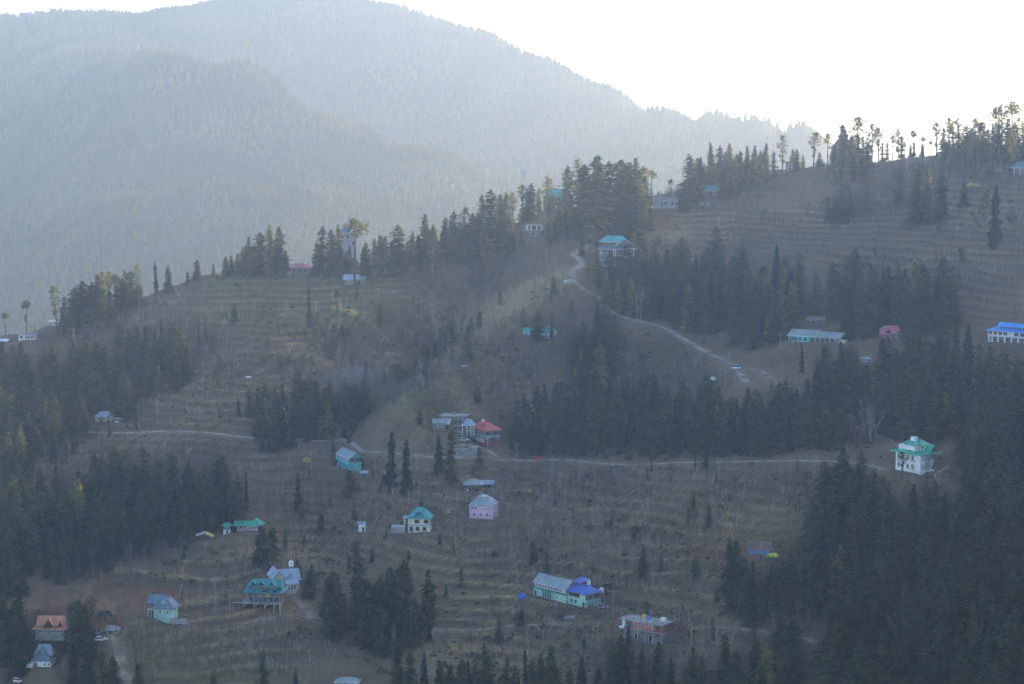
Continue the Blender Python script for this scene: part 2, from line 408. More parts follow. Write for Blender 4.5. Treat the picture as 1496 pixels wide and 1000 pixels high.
for nm, wd, pts, tag_ in ROADS:
    c = catmull(ground([p[0] for p in pts], [p[1] for p in pts], ZBASE))
    zz = H(c[:, 0], c[:, 1]); k = np.ones(9) / 9
    zz = np.convolve(np.pad(zz, 4, 'edge'), k, 'valid'); c[:, 2] = zz
    ROADGEO.append((nm, wd, c, tag_))
    best = np.full(Z.shape, 1e9); bz = np.zeros_like(Z)
    for (x1, y1, z1), (x2, y2, z2) in zip(c[:-1], c[1:]):
        i0 = max(0, int((min(x1, x2) - 12 - GX0) / GH)); i1 = min(NXG, int((max(x1, x2) + 12 - GX0) / GH) + 2)
        j0 = max(0, int((min(y1, y2) - 12 - GY0) / GH)); j1 = min(NYG, int((max(y1, y2) + 12 - GY0) / GH) + 2)
        X, Y = gx[j0:j1, i0:i1], gy[j0:j1, i0:i1]; L2 = (x2 - x1) ** 2 + (y2 - y1) ** 2 + 1e-9
        t = np.clip(((X - x1) * (x2 - x1) + (Y - y1) * (y2 - y1)) / L2, 0, 1); d = np.hypot(X - x1 - t * (x2 - x1), Y - y1 - t * (y2 - y1))
        bb = best[j0:j1, i0:i1]; u = d < bb; bb[u] = d[u]; bz[j0:j1, i0:i1][u] = (z1 + t * (z2 - z1))[u]
    t = np.clip(1 - (best - wd / 2 - .8) / 3.5, 0, 1); t = t * t * (3 - 2 * t)
    Z = Z * (1 - t) + (bz - .22) * t
    ROADMASK = np.maximum(ROADMASK, np.clip(1 - (best - wd / 2) / 3.0, 0, 1))

# ---------------------------------------------------------------- ground: hillside mesh with land use, valley floor
GRASS = [[(300, 405), (560, 405), (690, 395), (640, 430), (560, 470), (420, 480), (300, 470)], [(170, 930), (330, 940), (440, 1000), (180, 1000)],
         [(980, 735), (1190, 730), (1170, 800), (1060, 800), (960, 780)], [(400, 420), (640, 420), (640, 450), (400, 450)], [(700, 540), (560, 580), (620, 610), (700, 560)]]
STRAW = [[(620, 930), (760, 930), (880, 1000), (620, 1000)], [(900, 320), (1000, 305), (1000, 345), (930, 350)], [(700, 440), (830, 385), (840, 420), (640, 540), (550, 575)], [(1000, 740), (1180, 735), (1180, 780), (1030, 780)], [(340, 790), (470, 800), (470, 830), (330, 820)]]
SOIL = [[(60, 890), (140, 870), (230, 855), (300, 870), (330, 900), (260, 880), (130, 930)], [(985, 790), (1090, 770), (1130, 830), (1010, 840)], [(420, 870), (480, 900), (400, 915), (350, 905)], [(910, 320), (985, 300), (1000, 330), (920, 345)]]
SCRUB_SHADE = [[(560, 400), (660, 360), (760, 370), (720, 420), (600, 450)], [(590, 500), (690, 480), (720, 510), (600, 570), (560, 570)], [(830, 470), (1010, 500), (1040, 560), (850, 570)], [(700, 590), (780, 580), (780, 640), (700, 630)], [(1230, 560), (1330, 560), (1330, 640), (1230, 650)],  # dark scrub ground; gully shade is put into the first patches' tone
          [(1080, 860), (1200, 820), (1260, 1000), (1080, 1000)], [(1180, 300), (1300, 260), (1330, 300), (1200, 330)], [(230, 700), (350, 690), (360, 770), (260, 790)]]
ppx, ppy = project(gx, gy, Z)
ppxn = ppx + 16 * fbm(gx / 22, gy / 22, 51, 3); ppyn = ppy + 9 * fbm(gx / 22, gy / 22, 61, 3)
def region(polys):
    m_ = np.zeros_like(Z)
    for p in polys: m_ = np.maximum(m_, in_poly(ppxn, ppyn, p).astype(float))
    return blur(m_, 3)
GR, STW, SO, SC = region(GRASS), region(STRAW), region(SOIL), region(SCRUB_SHADE)
V = np.c_[gx.ravel(), gy.ravel(), Z.ravel()]
I = np.arange(NXG * NYG).reshape(NYG, NXG)
Q = np.c_[I[:-1, :-1].ravel(), I[:-1, 1:].ravel(), I[1:, 1:].ravel(), I[1:, :-1].ravel()]
def ground_mat():
    m = bpy.data.materials.new('hillside_ground'); m.use_nodes = True
    N, L = m.node_tree.nodes, m.node_tree.links
    b = N['Principled BSDF']; b.inputs['Roughness'].default_value = 1; b.inputs['Specular IOR Level'].default_value = .05
    g = N.new('ShaderNodeNewGeometry')
    def noise(sc, det=6, rough=.6):
        n = N.new('ShaderNodeTexNoise'); n.inputs['Scale'].default_value = sc; n.inputs['Detail'].default_value = det; n.inputs['Roughness'].default_value = rough
        L.new(g.outputs['Position'], n.inputs[0]); return n.outputs[0]
    def ramp(v, a, c1, c2, b_):
        r = N.new('ShaderNodeValToRGB'); r.color_ramp.elements[0].position = a; r.color_ramp.elements[1].position = b_
        r.color_ramp.elements[0].color = (*c1, 1); r.color_ramp.elements[1].color = (*c2, 1); L.new(v, r.inputs[0]); return r.outputs[0]
    def mix(f, a, c):
        x = N.new('ShaderNodeMix'); x.data_type = 'RGBA'
        L.new(f, x.inputs[0])
        for s, v in ((6, a), (7, c)):
            if isinstance(v, tuple): x.inputs[s].default_value = (*v, 1)
            else: L.new(v, x.inputs[s])
        return x.outputs[2]
    def mul(a, c):
        x = N.new('ShaderNodeMath'); x.operation = 'MULTIPLY'; x.use_clamp = True
        for s, v in ((0, a), (1, c)):
            if isinstance(v, (int, float)): x.inputs[s].default_value = v
            else: L.new(v, x.inputs[s])
        return x.outputs[0]
    def attr(nm):
        a = N.new('ShaderNodeAttribute'); a.attribute_name = nm; s = N.new('ShaderNodeSeparateColor'); L.new(a.outputs['Color'], s.inputs[0]); return s.outputs, a.outputs['Alpha']
    (grs, stw, soil), scr = attr('use_a'); (ris, lip, rd), _ = attr('use_b')
    n1, n2, n3 = noise(.03), noise(.22, 8, .7), noise(.9, 6, .7)
    base = ramp(n1, .3, (0.111, 0.079, 0.053), (0.200, 0.146, 0.094), .72)
    base = mix(mul(ramp(n2, .45, (0, 0, 0), (1.060, 0.932, 0.792), .75), .55), base, (0.253, 0.189, 0.111))
    base = mix(mul(grs, ramp(n2, .3, (.3,) * 3, (1.060, 0.932, 0.792), .6)), base, (0.155, 0.150, 0.056))
    base = mix(mul(stw, ramp(n2, .3, (.25,) * 3, (1.060, 0.932, 0.792), .65)), base, (0.341, 0.249, 0.122))
    base = mix(mul(soil, .85), base, (0.238, 0.124, 0.070))
    base = mix(mul(scr, .75), base, (0.090, 0.068, 0.042))
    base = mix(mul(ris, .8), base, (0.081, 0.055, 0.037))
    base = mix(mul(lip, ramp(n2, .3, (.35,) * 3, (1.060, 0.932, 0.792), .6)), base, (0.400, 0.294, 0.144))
    base = mix(mul(rd, .6), base, (0.281, 0.215, 0.144))
    dk = ramp(n3, .3, (.55,) * 3, (1.25,) * 3, .7)
    x = N.new('ShaderNodeMix'); x.data_type = 'RGBA'; x.blend_type = 'MULTIPLY'; x.inputs[0].default_value = .8
    L.new(base, x.inputs[6]); L.new(dk, x.inputs[7]); L.new(x.outputs[2], b.inputs['Base Color'])
    bp = N.new('ShaderNodeBump'); bp.inputs['Strength'].default_value = .9; bp.inputs['Distance'].default_value = .6
    L.new(n3, bp.inputs['Height']); L.new(bp.outputs[0], b.inputs['Normal'])
    return m
M['ground'] = ground_mat()
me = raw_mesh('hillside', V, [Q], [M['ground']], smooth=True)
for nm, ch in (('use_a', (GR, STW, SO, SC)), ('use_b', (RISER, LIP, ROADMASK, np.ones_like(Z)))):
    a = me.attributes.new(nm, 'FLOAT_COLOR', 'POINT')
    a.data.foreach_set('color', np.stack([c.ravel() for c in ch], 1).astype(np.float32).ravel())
link('hillside', me, kind='structure')

M['road'] = mat('dusty_road', (.31, .27, .225), .95, .3, .25)
M['path'] = mat('dirt_track', (.27, .20, .15), .95, .25, .3)
for nm, wd, c, tag_ in ROADGEO:
    t = np.gradient(c[:, :2], axis=0); t /= np.hypot(t[:, 0], t[:, 1])[:, None] + 1e-9; n = np.c_[-t[:, 1], t[:, 0]]
    wv = wd / 2 * (1 + .18 * fbm(np.arange(len(c)) * .37, np.zeros(len(c)), 7, 3) * 2.4)[:, None]
    a, b_ = c[:, :2] + n * wv, c[:, :2] - n * wv; k = len(c)
    V = np.r_[np.c_[a, c[:, 2] + .04], np.c_[b_, c[:, 2] + .04], np.c_[a, c[:, 2] - .5], np.c_[b_, c[:, 2] - .5]]
    i = np.arange(k - 1)
    link(nm, raw_mesh(nm, V, [np.c_[i, i + 1, i + 1 + k, i + k], np.c_[i + 2 * k, i + 1 + 2 * k, i + 1, i], np.c_[i + k, i + 1 + k, i + 1 + 3 * k, i + 3 * k]], [M['path' if nm == 'path' else 'road']]), kind='structure')

# valley floor under everything
vx, vy = np.meshgrid(np.linspace(-2000, 2000, 81), np.linspace(-60, 6700, 136))
vz = CAM_Z - 430 + 6 * fbm(vx / 300, vy / 300, 77, 3)
J = np.arange(vx.size).reshape(vx.shape)
link('ground', raw_mesh('ground', np.c_[vx.ravel(), vy.ravel(), vz.ravel()], [np.c_[J[:-1, :-1].ravel(), J[:-1, 1:].ravel(), J[1:, 1:].ravel(), J[1:, :-1].ravel()]], [mat('valley_floor', (.06, .07, .04), 1, .3, .01)], smooth=True), kind='structure')

# ---------------------------------------------------------------- added unseen high ground at right, shaped to shade near slope and air
SH = [(720, 1650, 30), (700, 1500, 134), (690, 1390, 98), (690, 1320, 108), (750, 1100, 205), (800, 800, 330), (900, 400, 420)]
hx, hy = np.meshgrid(np.arange(300, 1720, 12.0), np.arange(60, 2200, 12.0))
hz = np.full(hx.shape, -430.0)
for (x1, y1, z1), (x2, y2, z2) in zip(SH[:-1], SH[1:]):
    t = np.clip(((hx - x1) * (x2 - x1) + (hy - y1) * (y2 - y1)) / ((x2 - x1) ** 2 + (y2 - y1) ** 2), 0, 1)
    hz = np.maximum(hz, z1 + t * (z2 - z1) - .85 * np.hypot(hx - x1 - t * (x2 - x1), hy - y1 - t * (y2 - y1)))
hz = np.maximum(hz + 14 * fbm(hx / 110, hy / 110, 171, 4), -436) + CAM_Z
J = np.arange(hx.size).reshape(hx.shape)
link('shade_hill', raw_mesh('shade_hill', np.c_[hx.ravel(), hy.ravel(), hz.ravel()], [np.c_[J[:-1, :-1].ravel(), J[:-1, 1:].ravel(), J[1:, 1:].ravel(), J[1:, :-1].ravel()]], [mat('shade_hill_ground', (.06, .06, .04), 1, .3, .02)], smooth=True), kind='structure')

# ---------------------------------------------------------------- far mountain
FARC = [  # px, py, D of points on the far mountain's visible face, plus hidden back slopes
    (-300, 30, 4400), (-120, 34, 4350), (0, 32, 4300), (80, 28, 4300), (160, 27, 4300), (240, 30, 4250), (262, 23, 4200), (300, 10, 4150), (400, -6, 4100), (540, 9, 4050), (600, 22, 4000),
    (700, 52, 3900), (800, 92, 3800), (900, 137, 3650), (960, 161, 3500), (1040, 176, 3350), (1100, 184, 3250), (1170, 200, 3150), (1215, 222, 3120), (1260, 250, 3100), (1400, 330, 3050), (1700, 500, 3000),
    (600, 100, 3850), (700, 130, 3750), (800, 160, 3620), (900, 190, 3480), (1000, 210, 3330), (1100, 230, 3180), (560, 150, 3780), (800, 240, 3400), (950, 250, 3280),
    (-120, 80, 4150), (0, 85, 4080), (80, 88, 3860), (150, 88, 3600), (200, 84, 3500), (250, 83, 3460), (330, 97, 3420), (400, 122, 3380), (470, 157, 3340), (540, 192, 3300), (620, 227, 3250), (700, 262, 3200), (760, 285, 3150),
    (-120, 200, 3980), (0, 200, 3760), (100, 200, 3480), (200, 180, 3280), (300, 190, 3230), (400, 220, 3180), (500, 250, 3130), (600, 285, 3070), (700, 310, 3020),
    (-120, 300, 3620), (0, 300, 3400), (100, 300, 3130), (170, 298, 2960), (250, 292, 2920), (330, 290, 2900), (400, 296, 2880), (470, 306, 2860), (560, 330, 2830), (680, 350, 2800),
    (-120, 400, 3180), (0, 400, 2990), (150, 390, 2760), (300, 390, 2640), (450, 400, 2580), (600, 420, 2560), (0, 520, 2500), (300, 520, 2380), (600, 520, 2330), (900, 480, 2600), (1100, 420, 2750), (900, 350, 2950), (1050, 300, 3020),
]
# the main ridge stands well behind the spur
FARC = [(a, b, D * (float(np.interp(a, [-300, 180, 380, 700, 900, 1040, 1170, 1260, 1700], [1.04, 1.05, 1.12, 1.13, 1.12, 1.09, 1.07, 1.05, 1.0])) if k < 31 else 1.02 if k < 34 else 1.0)) for k, (a, b, D) in enumerate(FARC)]
fc = [pix(*c) for c in FARC]
for px, py, D, dd, dz in ((150, 84, 3600, 150, -60), (250, 80, 3460, 190, -100), (400, 120, 3380, 200, -120), (540, 190, 3300, 200, -125), (680, 255, 3200, 180, -100), (250, 290, 2920, 90, -12), (400, 294, 2880, 90, -14)):
    x, y, z = pix(px, py, D); fc.append((x * (1 + dd / y), y + dd, z + dz))
for px, py, D in FARC[:22]:
    x, y, z = pix(px, py, D); fc.append((x * 1.03, y + 120, z - 25)); fc.append((x * 1.15, y + 500, z - 230))
fc = np.array(fc, float)
FH = 14.0; FX0, FY0 = -1960.0, 2250.0
fgx, fgy = np.meshgrid(np.arange(FX0, 1960, FH), np.arange(FY0, 6500, FH))
FZ = tps_eval(tps_fit(fc), fgx, fgy)
FZ = FZ + (64 * (np.abs(fbm(fgx / 260 + .5 * fbm(fgx / 400, fgy / 400, 7, 2), fgy / 620, 101, 4)) - .22) * -1 + 14 * fbm(fgx / 150, fgy / 150, 107, 4)) * np.clip((fgy - 2250) / 300, 0, 1) * (1 - .9 * np.clip((fgy - 3450) / 350, 0, 1) * (1 - .3 * np.clip((300 - fgx) / 600, 0, 1)))
FZ = np.maximum(FZ, CAM_Z - 436)
J = np.arange(fgx.size).reshape(fgx.shape)
link('mountain', raw_mesh('mountain', np.c_[fgx.ravel(), fgy.ravel(), FZ.ravel()], [np.c_[J[:-1, :-1].ravel(), J[:-1, 1:].ravel(), J[1:, 1:].ravel(), J[1:, :-1].ravel()]], [mat('mountain_ground', (.075, .07, .045), 1, .3, .02)], smooth=True), kind='structure')

# ---------------------------------------------------------------- mesh builder and houses
class MB:
    def __init__(s): s.V, s.F, s.mi = [], [], []
    def add(s, V, F, mi=0):
        o = len(s.V); s.V += [tuple(v) for v in V]
        s.F += [tuple(o + i for i in f) for f in F]; s.mi += [mi] * len(F); return s
    def box(s, x0, x1, y0, y1, z0, z1, mi=0):
        V = [(x, y, z) for x in (x0, x1) for y in (y0, y1) for z in (z0, z1)]
        return s.add(V, [(0, 1, 3, 2), (4, 6, 7, 5), (0, 4, 5, 1), (2, 3, 7, 6), (0, 2, 6, 4), (1, 5, 7, 3)], mi)
    def tube(s, p, q, r0, r1=None, n=6, mi=0):
        p, q = Vector(p), Vector(q); r1 = r0 if r1 is None else r1
        d = (q - p).normalized(); u = d.orthogonal().normalized(); v = d.cross(u); V = []
        for c, r in ((p, r0), (q, r1)):
            for i in range(n):
                a = 2 * math.pi * i / n; V.append(c + u * (r * math.cos(a)) + v * (r * math.sin(a)))
        F = [(i, (i + 1) % n, n + (i + 1) % n, n + i) for i in range(n)] + [tuple(range(n))[::-1], tuple(range(n, 2 * n))]
        return s.add(V, F, mi)
    def lathe(s, prof, x, y, n=12, mi=0):
        V = []
        for r, z in prof:
            for i in range(n):
                a = 2 * math.pi * i / n; V.append((x + r * math.cos(a), y + r * math.sin(a), z))
        F = [(j * n + i, j * n + (i + 1) % n, (j + 1) * n + (i + 1) % n, (j + 1) * n + i) for j in range(len(prof) - 1) for i in range(n)]
        F += [tuple(range(n))[::-1], tuple(range((len(prof) - 1) * n, len(prof) * n))]
        return s.add(V, F, mi)
    def mesh(s, name, mats, k=1.0, smooth=False, xs=1.0, ys=1.0):
        me = bpy.data.meshes.new(name); me.from_pydata([(x * k * xs, y * k * ys, z * k) for x, y, z in s.V], [], s.F)
        for m in mats: me.materials.append(M[m] if isinstance(m, str) else m)
        me.polygons.foreach_set('material_index', s.mi); me.polygons.foreach_set('use_smooth', [smooth] * len(s.F)); me.update(); return me

LANDMARKS = []                                          # (name for labels, photo px of its middle)
class House:
    """a building at its site; local units are photo pixels at its distance: x right, y back, z up, front wall at y = 0"""
    def __init__(s, site, name, label, cat, short=None, group=None, dig=9, xs=1.0, ys=1.0):
        (px, py, s.w, s.d, rz) = SITES[site]; g, s.k = SLOC[site]; s.dig = dig; s.xs, s.ys = xs, ys; s.w /= xs; s.d /= ys
        s.o = link(name, None, None, tuple(g), R(rz), label=label, category=cat, group=group)
        if short: LANDMARKS.append((short, px, py - 10, s.w))
        s.rect = (-s.w / 2, s.w / 2, 0, s.d)
    def part(s, name, mb, *mats, parent=None, label=None, smooth=False):
        return link(name, mb.mesh(name, mats, s.k, smooth, s.xs, s.ys), parent or s.o, label=label)
    def wall(s, m, z0, z1, rect=None, name='wall', label=None):
        x0, x1, y0, y1 = rect or s.rect
        return s.part(name, MB().box(x0, x1, y0, y1, z0 - (s.dig if z0 == 0 else 0), z1), m, label=label)
    def box(s, name, m, x0, x1, y0, y1, z0, z1, parent=None, label=None):
        return s.part(name, MB().box(x0, x1, y0, y1, z0, z1), m, parent=parent, label=label)
    def hip(s, m, z, rise, over=1.5, rect=None, inset=None, name='roof', trim=None, th=.7, label=None, rx=0):
        x0, x1, y0, y1 = rect or s.rect; x0 -= over; x1 += over; y0 -= over; y1 += over; ym = (y0 + y1) / 2; xm = (x0 + x1) / 2
        i = inset if inset is not None else min(x1 - x0, y1 - y0) / 2
        if x1 - x0 >= y1 - y0: r0, r1 = (x0 + i, ym), (x1 - i, ym)
        else: r0, r1 = (xm, y0 + i), (xm, y1 - i)
        if abs(r0[0] - r1[0]) + abs(r0[1] - r1[1]) < .3: r0 = (r0[0] - .15, r0[1]); r1 = (r1[0] + .15, r1[1])
        mb = MB(); V = [(x0, y0, z), (x1, y0, z), (x1, y1, z), (x0, y1, z), (*r0, z + rise), (*r1, z + rise), (x0, y0, z - th), (x1, y0, z - th), (x1, y1, z - th), (x0, y1, z - th)]
        if x1 - x0 >= y1 - y0: F = [(0, 1, 5, 4), (1, 2, 5), (2, 3, 4, 5), (3, 0, 4)]
        else: F = [(0, 1, 4), (1, 2, 5, 4), (2, 3, 5), (3, 0, 4, 5)]
        mb.add(V, F); mb.add(V, [(0, 6, 7, 1), (1, 7, 8, 2), (2, 8, 9, 3), (3, 9, 6, 0), (6, 9, 8, 7)], 1)
        return s.part(name, mb, m, trim or m, label=label)
    def gable(s, m, z, rise, over=1.5, rect=None, axis='x', wallm=None, name='roof', th=.6, trim=None, label=None, parent=None):
        x0, x1, y0, y1 = rect or s.rect
        sw = (lambda a, b, c: (a, b, c)) if axis == 'x' else (lambda a, b, c: (b, a, c))
        if axis != 'x': x0, x1, y0, y1 = y0, y1, x0, x1
        ym = (y0 + y1) / 2; sl_ = rise / ((y1 - y0) / 2); dz = over * sl_
        X0, X1, Y0, Y1 = x0 - over, x1 + over, y0 - over, y1 + over; zt = z + rise; mb = MB()
        for (ya, za, yb, zb) in ((Y0, z - dz, ym, zt), (ym, zt, Y1, z - dz)):
            V = [sw(X0, ya, za), sw(X1, ya, za), sw(X1, yb, zb), sw(X0, yb, zb), sw(X0, ya, za + th), sw(X1, ya, za + th), sw(X1, yb, zb + th), sw(X0, yb, zb + th)]
            mb.add(V, [(4, 5, 6, 7), (0, 3, 2, 1)]); mb.add(V, [(0, 1, 5, 4), (1, 2, 6, 5), (3, 0, 4, 7)], 1)
        if wallm:
            g = MB()
            for x in (x0 + .06, x1 - .46):
                V = [sw(x, y0 + .06, z - .05), sw(x, y1 - .06, z - .05), sw(x, ym, zt - .1), sw(x + .4, y0 + .06, z - .05), sw(x + .4, y1 - .06, z - .05), sw(x + .4, ym, zt - .1)]
                s.part('gable_wall', MB().add(V, [(0, 1, 2), (3, 5, 4), (0, 3, 4, 1), (1, 4, 5, 2), (2, 5, 3, 0)]), wallm)
        return s.part(name, mb, m, trim or m, label=label, parent=parent)
    def slope(s, m, rect, zf, zb, name='roof', th=.6, trim=None, label=None, zl=0):
        x0, x1, y0, y1 = rect
        V = [(x0, y0, zf), (x1, y0, zf + zl), (x1, y1, zb + zl), (x0, y1, zb), (x0, y0, zf - th), (x1, y0, zf + zl - th), (x1, y1, zb + zl - th), (x0, y1, zb - th)]
        return s.part(name, MB().add(V, [(0, 1, 2, 3)]).add(V, [(4, 7, 6, 5), (0, 4, 5, 1), (1, 5, 6, 2), (2, 6, 7, 3), (3, 7, 4, 0)], 1), m, trim or m, label=label)
    def opening(s, kind, face, u, z, w, h, fm='white', pm='glass', rect=None, mull=1):
        """window or door on a wall: frame proud of the wall, dark pane as its sub-part"""
        x0, x1, y0, y1 = rect or s.rect
        def put(mb, a0, a1, z0, z1, d0, d1, mi=0):
            if face == 'F': mb.box(a0, a1, y0 - d1, y0 - d0, z0, z1, mi)
            elif face == 'B': mb.box(a0, a1, y1 + d0, y1 + d1, z0, z1, mi)
            elif face == 'L': mb.box(x0 - d1, x0 - d0, a0, a1, z0, z1, mi)
            else: mb.box(x1 + d0, x1 + d1, a0, a1, z0, z1, mi)
        f = MB(); t = .38
        put(f, u - w / 2 - t, u - w / 2, z - t, z + h + t, .02, .5); put(f, u + w / 2, u + w / 2 + t, z - t, z + h + t, .02, .5)
        put(f, u - w / 2, u + w / 2, z + h, z + h + t, .02, .5)
        if kind != 'door': put(f, u - w / 2, u + w / 2, z - t, z, .02, .6)
        for i in range(1, mull + 1):
            if mull and kind == 'window' and w > 2.4: put(f, u - w / 2 + w * i / (mull + 1) - .12, u - w / 2 + w * i / (mull + 1) + .12, z, z + h, .02, .4)
        p = MB(); put(p, u - w / 2, u + w / 2, z, z + h, .02, .2)
        fo = s.part(kind, f, fm); s.part('pane' if kind == 'window' else 'leaf', p, pm, parent=fo); return fo
    def wins(s, face, us, z, w, h, fm='white', pm='glass', rect=None, mull=1):
        for u in us: s.opening('window', face, u, z, w, h, fm, pm, rect, mull)
    def doors(s, face, us, z, w, h, fm='white', pm='brown', rect=None):
        for u in us: s.opening('door', face, u, z, w, h, fm, pm, rect)
    def posts(s, pts, z0, z1, m='white', r=.45, name='post'):
        for x, y in pts: s.part(name, MB().box(x - r, x + r, y - r, y + r, z0, z1), m)
    def rail(s, x0, x1, y, z, h=2.2, m='white', side=False):
        mb = MB(); bx = (lambda a, b, c, d: mb.box(y - .12, y + .12, a, b, c, d)) if side else (lambda a, b, c, d: mb.box(a, b, y - .12, y + .12, c, d))
        bx(x0, x1, z + h - .35, z + h); bx(x0, x1, z + h * .45, z + h * .45 + .25); n = max(2, int((x1 - x0) / 3))
        for i in range(n + 1):
            u = x0 + (x1 - x0) * i / n; bx(u - .14, u + .14, z, z + h - .36)
        s.part('railing', mb, m)
    def at(s, x, y, z):
        """world point of a local position"""
        a = s.o.rotation_euler[2]; x, y, z = x * s.k * s.xs, y * s.k * s.ys, z * s.k
        return (s.o.location[0] + x * math.cos(a) - y * math.sin(a), s.o.location[1] + x * math.sin(a) + y * math.cos(a), s.o.location[2] + z)

def tank(loc, r, h, m, label, legs=0.0, lid=None):
    o = link('water_tank', None, None, loc, 0, label=label, category='water tank')
    mb = MB().lathe([(r * .96, legs), (r, legs + h * .06), (r, legs + h * .22), (r * .95, legs + h * .25), (r, legs + h * .28), (r, legs + h * .5), (r * .95, legs + h * .53), (r, legs + h * .56), (r, legs + h * .78), (r * .62, legs + h * .93), (r * .3, legs + h * .96)], 0, 0, 14)
    link('body', mb.mesh('tank_body', [m], smooth=False), o)
    link('lid', MB().lathe([(r * .34, legs + h * .96), (r * .34, legs + h * 1.03), (r * .2, legs + h * 1.06)], 0, 0, 10).mesh('tank_lid', [lid or m]), o)
    if legs:
        for x, y in ((-.6, -.6), (.6, -.6), (.6, .6), (-.6, .6)):
            link('leg', MB().box(x * r - .08, x * r + .08, y * r - .08, y * r + .08, -.1, legs).mesh('tank_leg', ['metal']), o)
    return o
def hold(o, p):                                            # tuck a small thing down onto what carries it
    o.location = p; return o

# ---- teal roofed hotel below the ridge
h = House('hotel', 'hotel', 'grey hotel with tiered teal sheet roof and white trimmed front gable', 'hotel', 'the teal-roofed hotel')
h.wall('greywood', 0, 26); h.hip('r_slate', 26, 7, 5, inset=14, trim='white', name='lower_roof'); h.wall('greywood', 30, 36, (-18, 18, 7, 22), name='upper_wall')
h.hip('r_teal', 36, 8, 4, (-19, 14, 6, 23), trim='white', inset=9); h.gable('r_teal', 31, 9, 2, (-4, 22, -4, 12), 'y', 'greywood', name='gable_roof', trim='white')
h.box('balcony', 'r_dteal', -25, -6, -3, -.1, 10, 14); h.posts([(-8, -4), (-5, -4), (22, -4)], -9, 25.9, 'white', .5); h.wall('mint', -9, 9.9, (-24, -12, -2.9, -.2), name='porch_wall')
h.wins('F', (-19, -14, -2, 5, 12, 18), 16, 3, 5); h.wins('F', (-2, 5, 12, 18), 5, 3, 4.5); h.wins('L', (5, 13, 20), 16, 3, 5)
# ---- grey flat roofed building and its neighbours in the hamlet
h = House('conc', 'flat_roofed_house', 'unfinished grey flat roofed house with sloping white sheet awning above hamlet', 'house', 'the grey flat-roofed house')
h.wall('conc_dark', 0, 23); h.box('roof_slab', 'conc', -20, 21, -4, 24, 23.02, 24.3); h.slope('wtarp', (-15, -2, -7, 2), 12, 22.5, 'awning', zl=0)
h.box('parapet_wall', 'stone', -3, 1, 10, 13, 24.32, 29); h.posts([(-15, -3), (16, -3), (19, 4), (10, 22)], 24.32, 31, 'greywood', .3, 'rebar_column'); h.wins('F', (5, 12), 13, 4, 5, 'greywood', 'dark'); h.doors('F', (-9,), 1, 4, 8, 'greywood', 'dark'); h.wins('F', (5, 12), 3, 4, 5, 'greywood', 'dark')
h = House('shack', 'shack', 'low grey shack with pale tin roof left of the flat roofed house', 'shack')
h.wall('greywood', 0, 12); h.gable('r_grey', 12, 4, 2.5, wallm='greywood'); h.wins('F', (-4, 3), 5, 3, 4, 'white', 'dark'); h.doors('L', (8,), 0, 3, 7)
h = House('porch', 'porch_house', 'small house with blue-grey tin hip roof and open white porch', 'house')
h.wall('greywood', 0, 13, (-8, 9, 5, 16)); h.hip('r_lblue', 13.2, 8, 1.5, trim='white', inset=7); h.posts([(-8.5, .4), (-2, .4), (4, .4), (8.5, .4)], -3, 12.6, 'white', .5); h.doors('F', (-3,), 1, 3, 7.5, rect=(-8, 9, 5, 16)); h.wins('F', (4,), 4, 4, 4.5, rect=(-8, 9, 5, 16))
h = House('red', 'red_roofed_house', 'brick house with grey upper band under a bright red hip roof', 'house', 'the red-roofed house', ys=46 / 34)
h.wall('brick', 0, 11); h.wall('r_grey', 11.02, 14, (-12.3, 12.3, -.8, 34.8), name='balcony_band'); h.wall('greywood', 14.02, 22, name='upper_wall'); h.hip('r_red', 22.2, 10, 3, inset=13); h.gable('r_red', 24, 6, 1, (-10, 4, 4, 14), 'x', 'r_red', name='dormer')
h.box('chimney', 'white', -3, 0, 20, 23, 28, 34); h.wins('L', (4, 10, 16, 22, 29), 4, 2.6, 4.5, 'white'); h.wins('L', (5, 12, 20, 28), 15.6, 4.5, 4, 'greywood'); h.wins('F', (-6, 5), 15.6, 4.5, 4, 'greywood'); h.doors('F', (-6,), 0, 3, 7)
h = House('leanto', 'open_shed', 'open shed with pale tin roof against the red roofed house', 'shed')
h.gable('r_lblue', 11, 4, 1.5, axis='y'); h.posts([(-7, .6), (7, .6), (-7, 9.4), (7, 9.4), (0, .6)], -6, 11.2, 'greywood', .45); h.box('back_wall', 'greywood', -6.4, 6.4, 9.2, 9.7, -6, 11)
# ---- turquoise house
h = House('turq', 'turquoise_house', 'turquoise two-storey house with white balcony posts and blue-grey gable roof', 'house', 'the turquoise house', ys=50 / 34, xs=18 / 16)
h.wall('turq', 0, 9.5); h.wall('greywood', 9.52, 18.5, (-7, 8, 3, 33), name='upper_wall'); h.gable('r_bgrey', 18.7, 7, 3, axis='y', wallm='turq'); h.box('balcony', 'turq', -11, 8.1, -2.5, 34.2, 9.6, 10.6)
h.box('balcony_front', 'turq', -11.4, -11.02, -2, 34, 9.6, 13); h.posts([(-10.6, y) for y in (-1.6, 5, 11, 17, 23, 29, 33.5)], 10.62, 18.6, 'white', .4); h.posts([(-10.6, y) for y in (-1.6, 8, 17, 26)], -9, 9.58, 'turq', .4)
h.wins('F', (-3, 4), 12, 3.4, 4, 'turq', rect=(-7, 8, 3, 33)); h.doors('F', (0,), 1, 3, 6.5, 'white', 'turq'); h.wins('L', (7, 14, 21, 28), 12, 3, 4.4, 'white', rect=(-7, 8, 3, 33)); h.doors('L', (6, 16, 26), .5, 3, 6.5, 'turq', 'dark'); h.box('steps', 'conc', -5, 5, -4.5, -2.6, -4, 1.2)
h = House('tinshed', 'small_shed', 'tiny tin roofed shed below the turquoise house', 'shed')
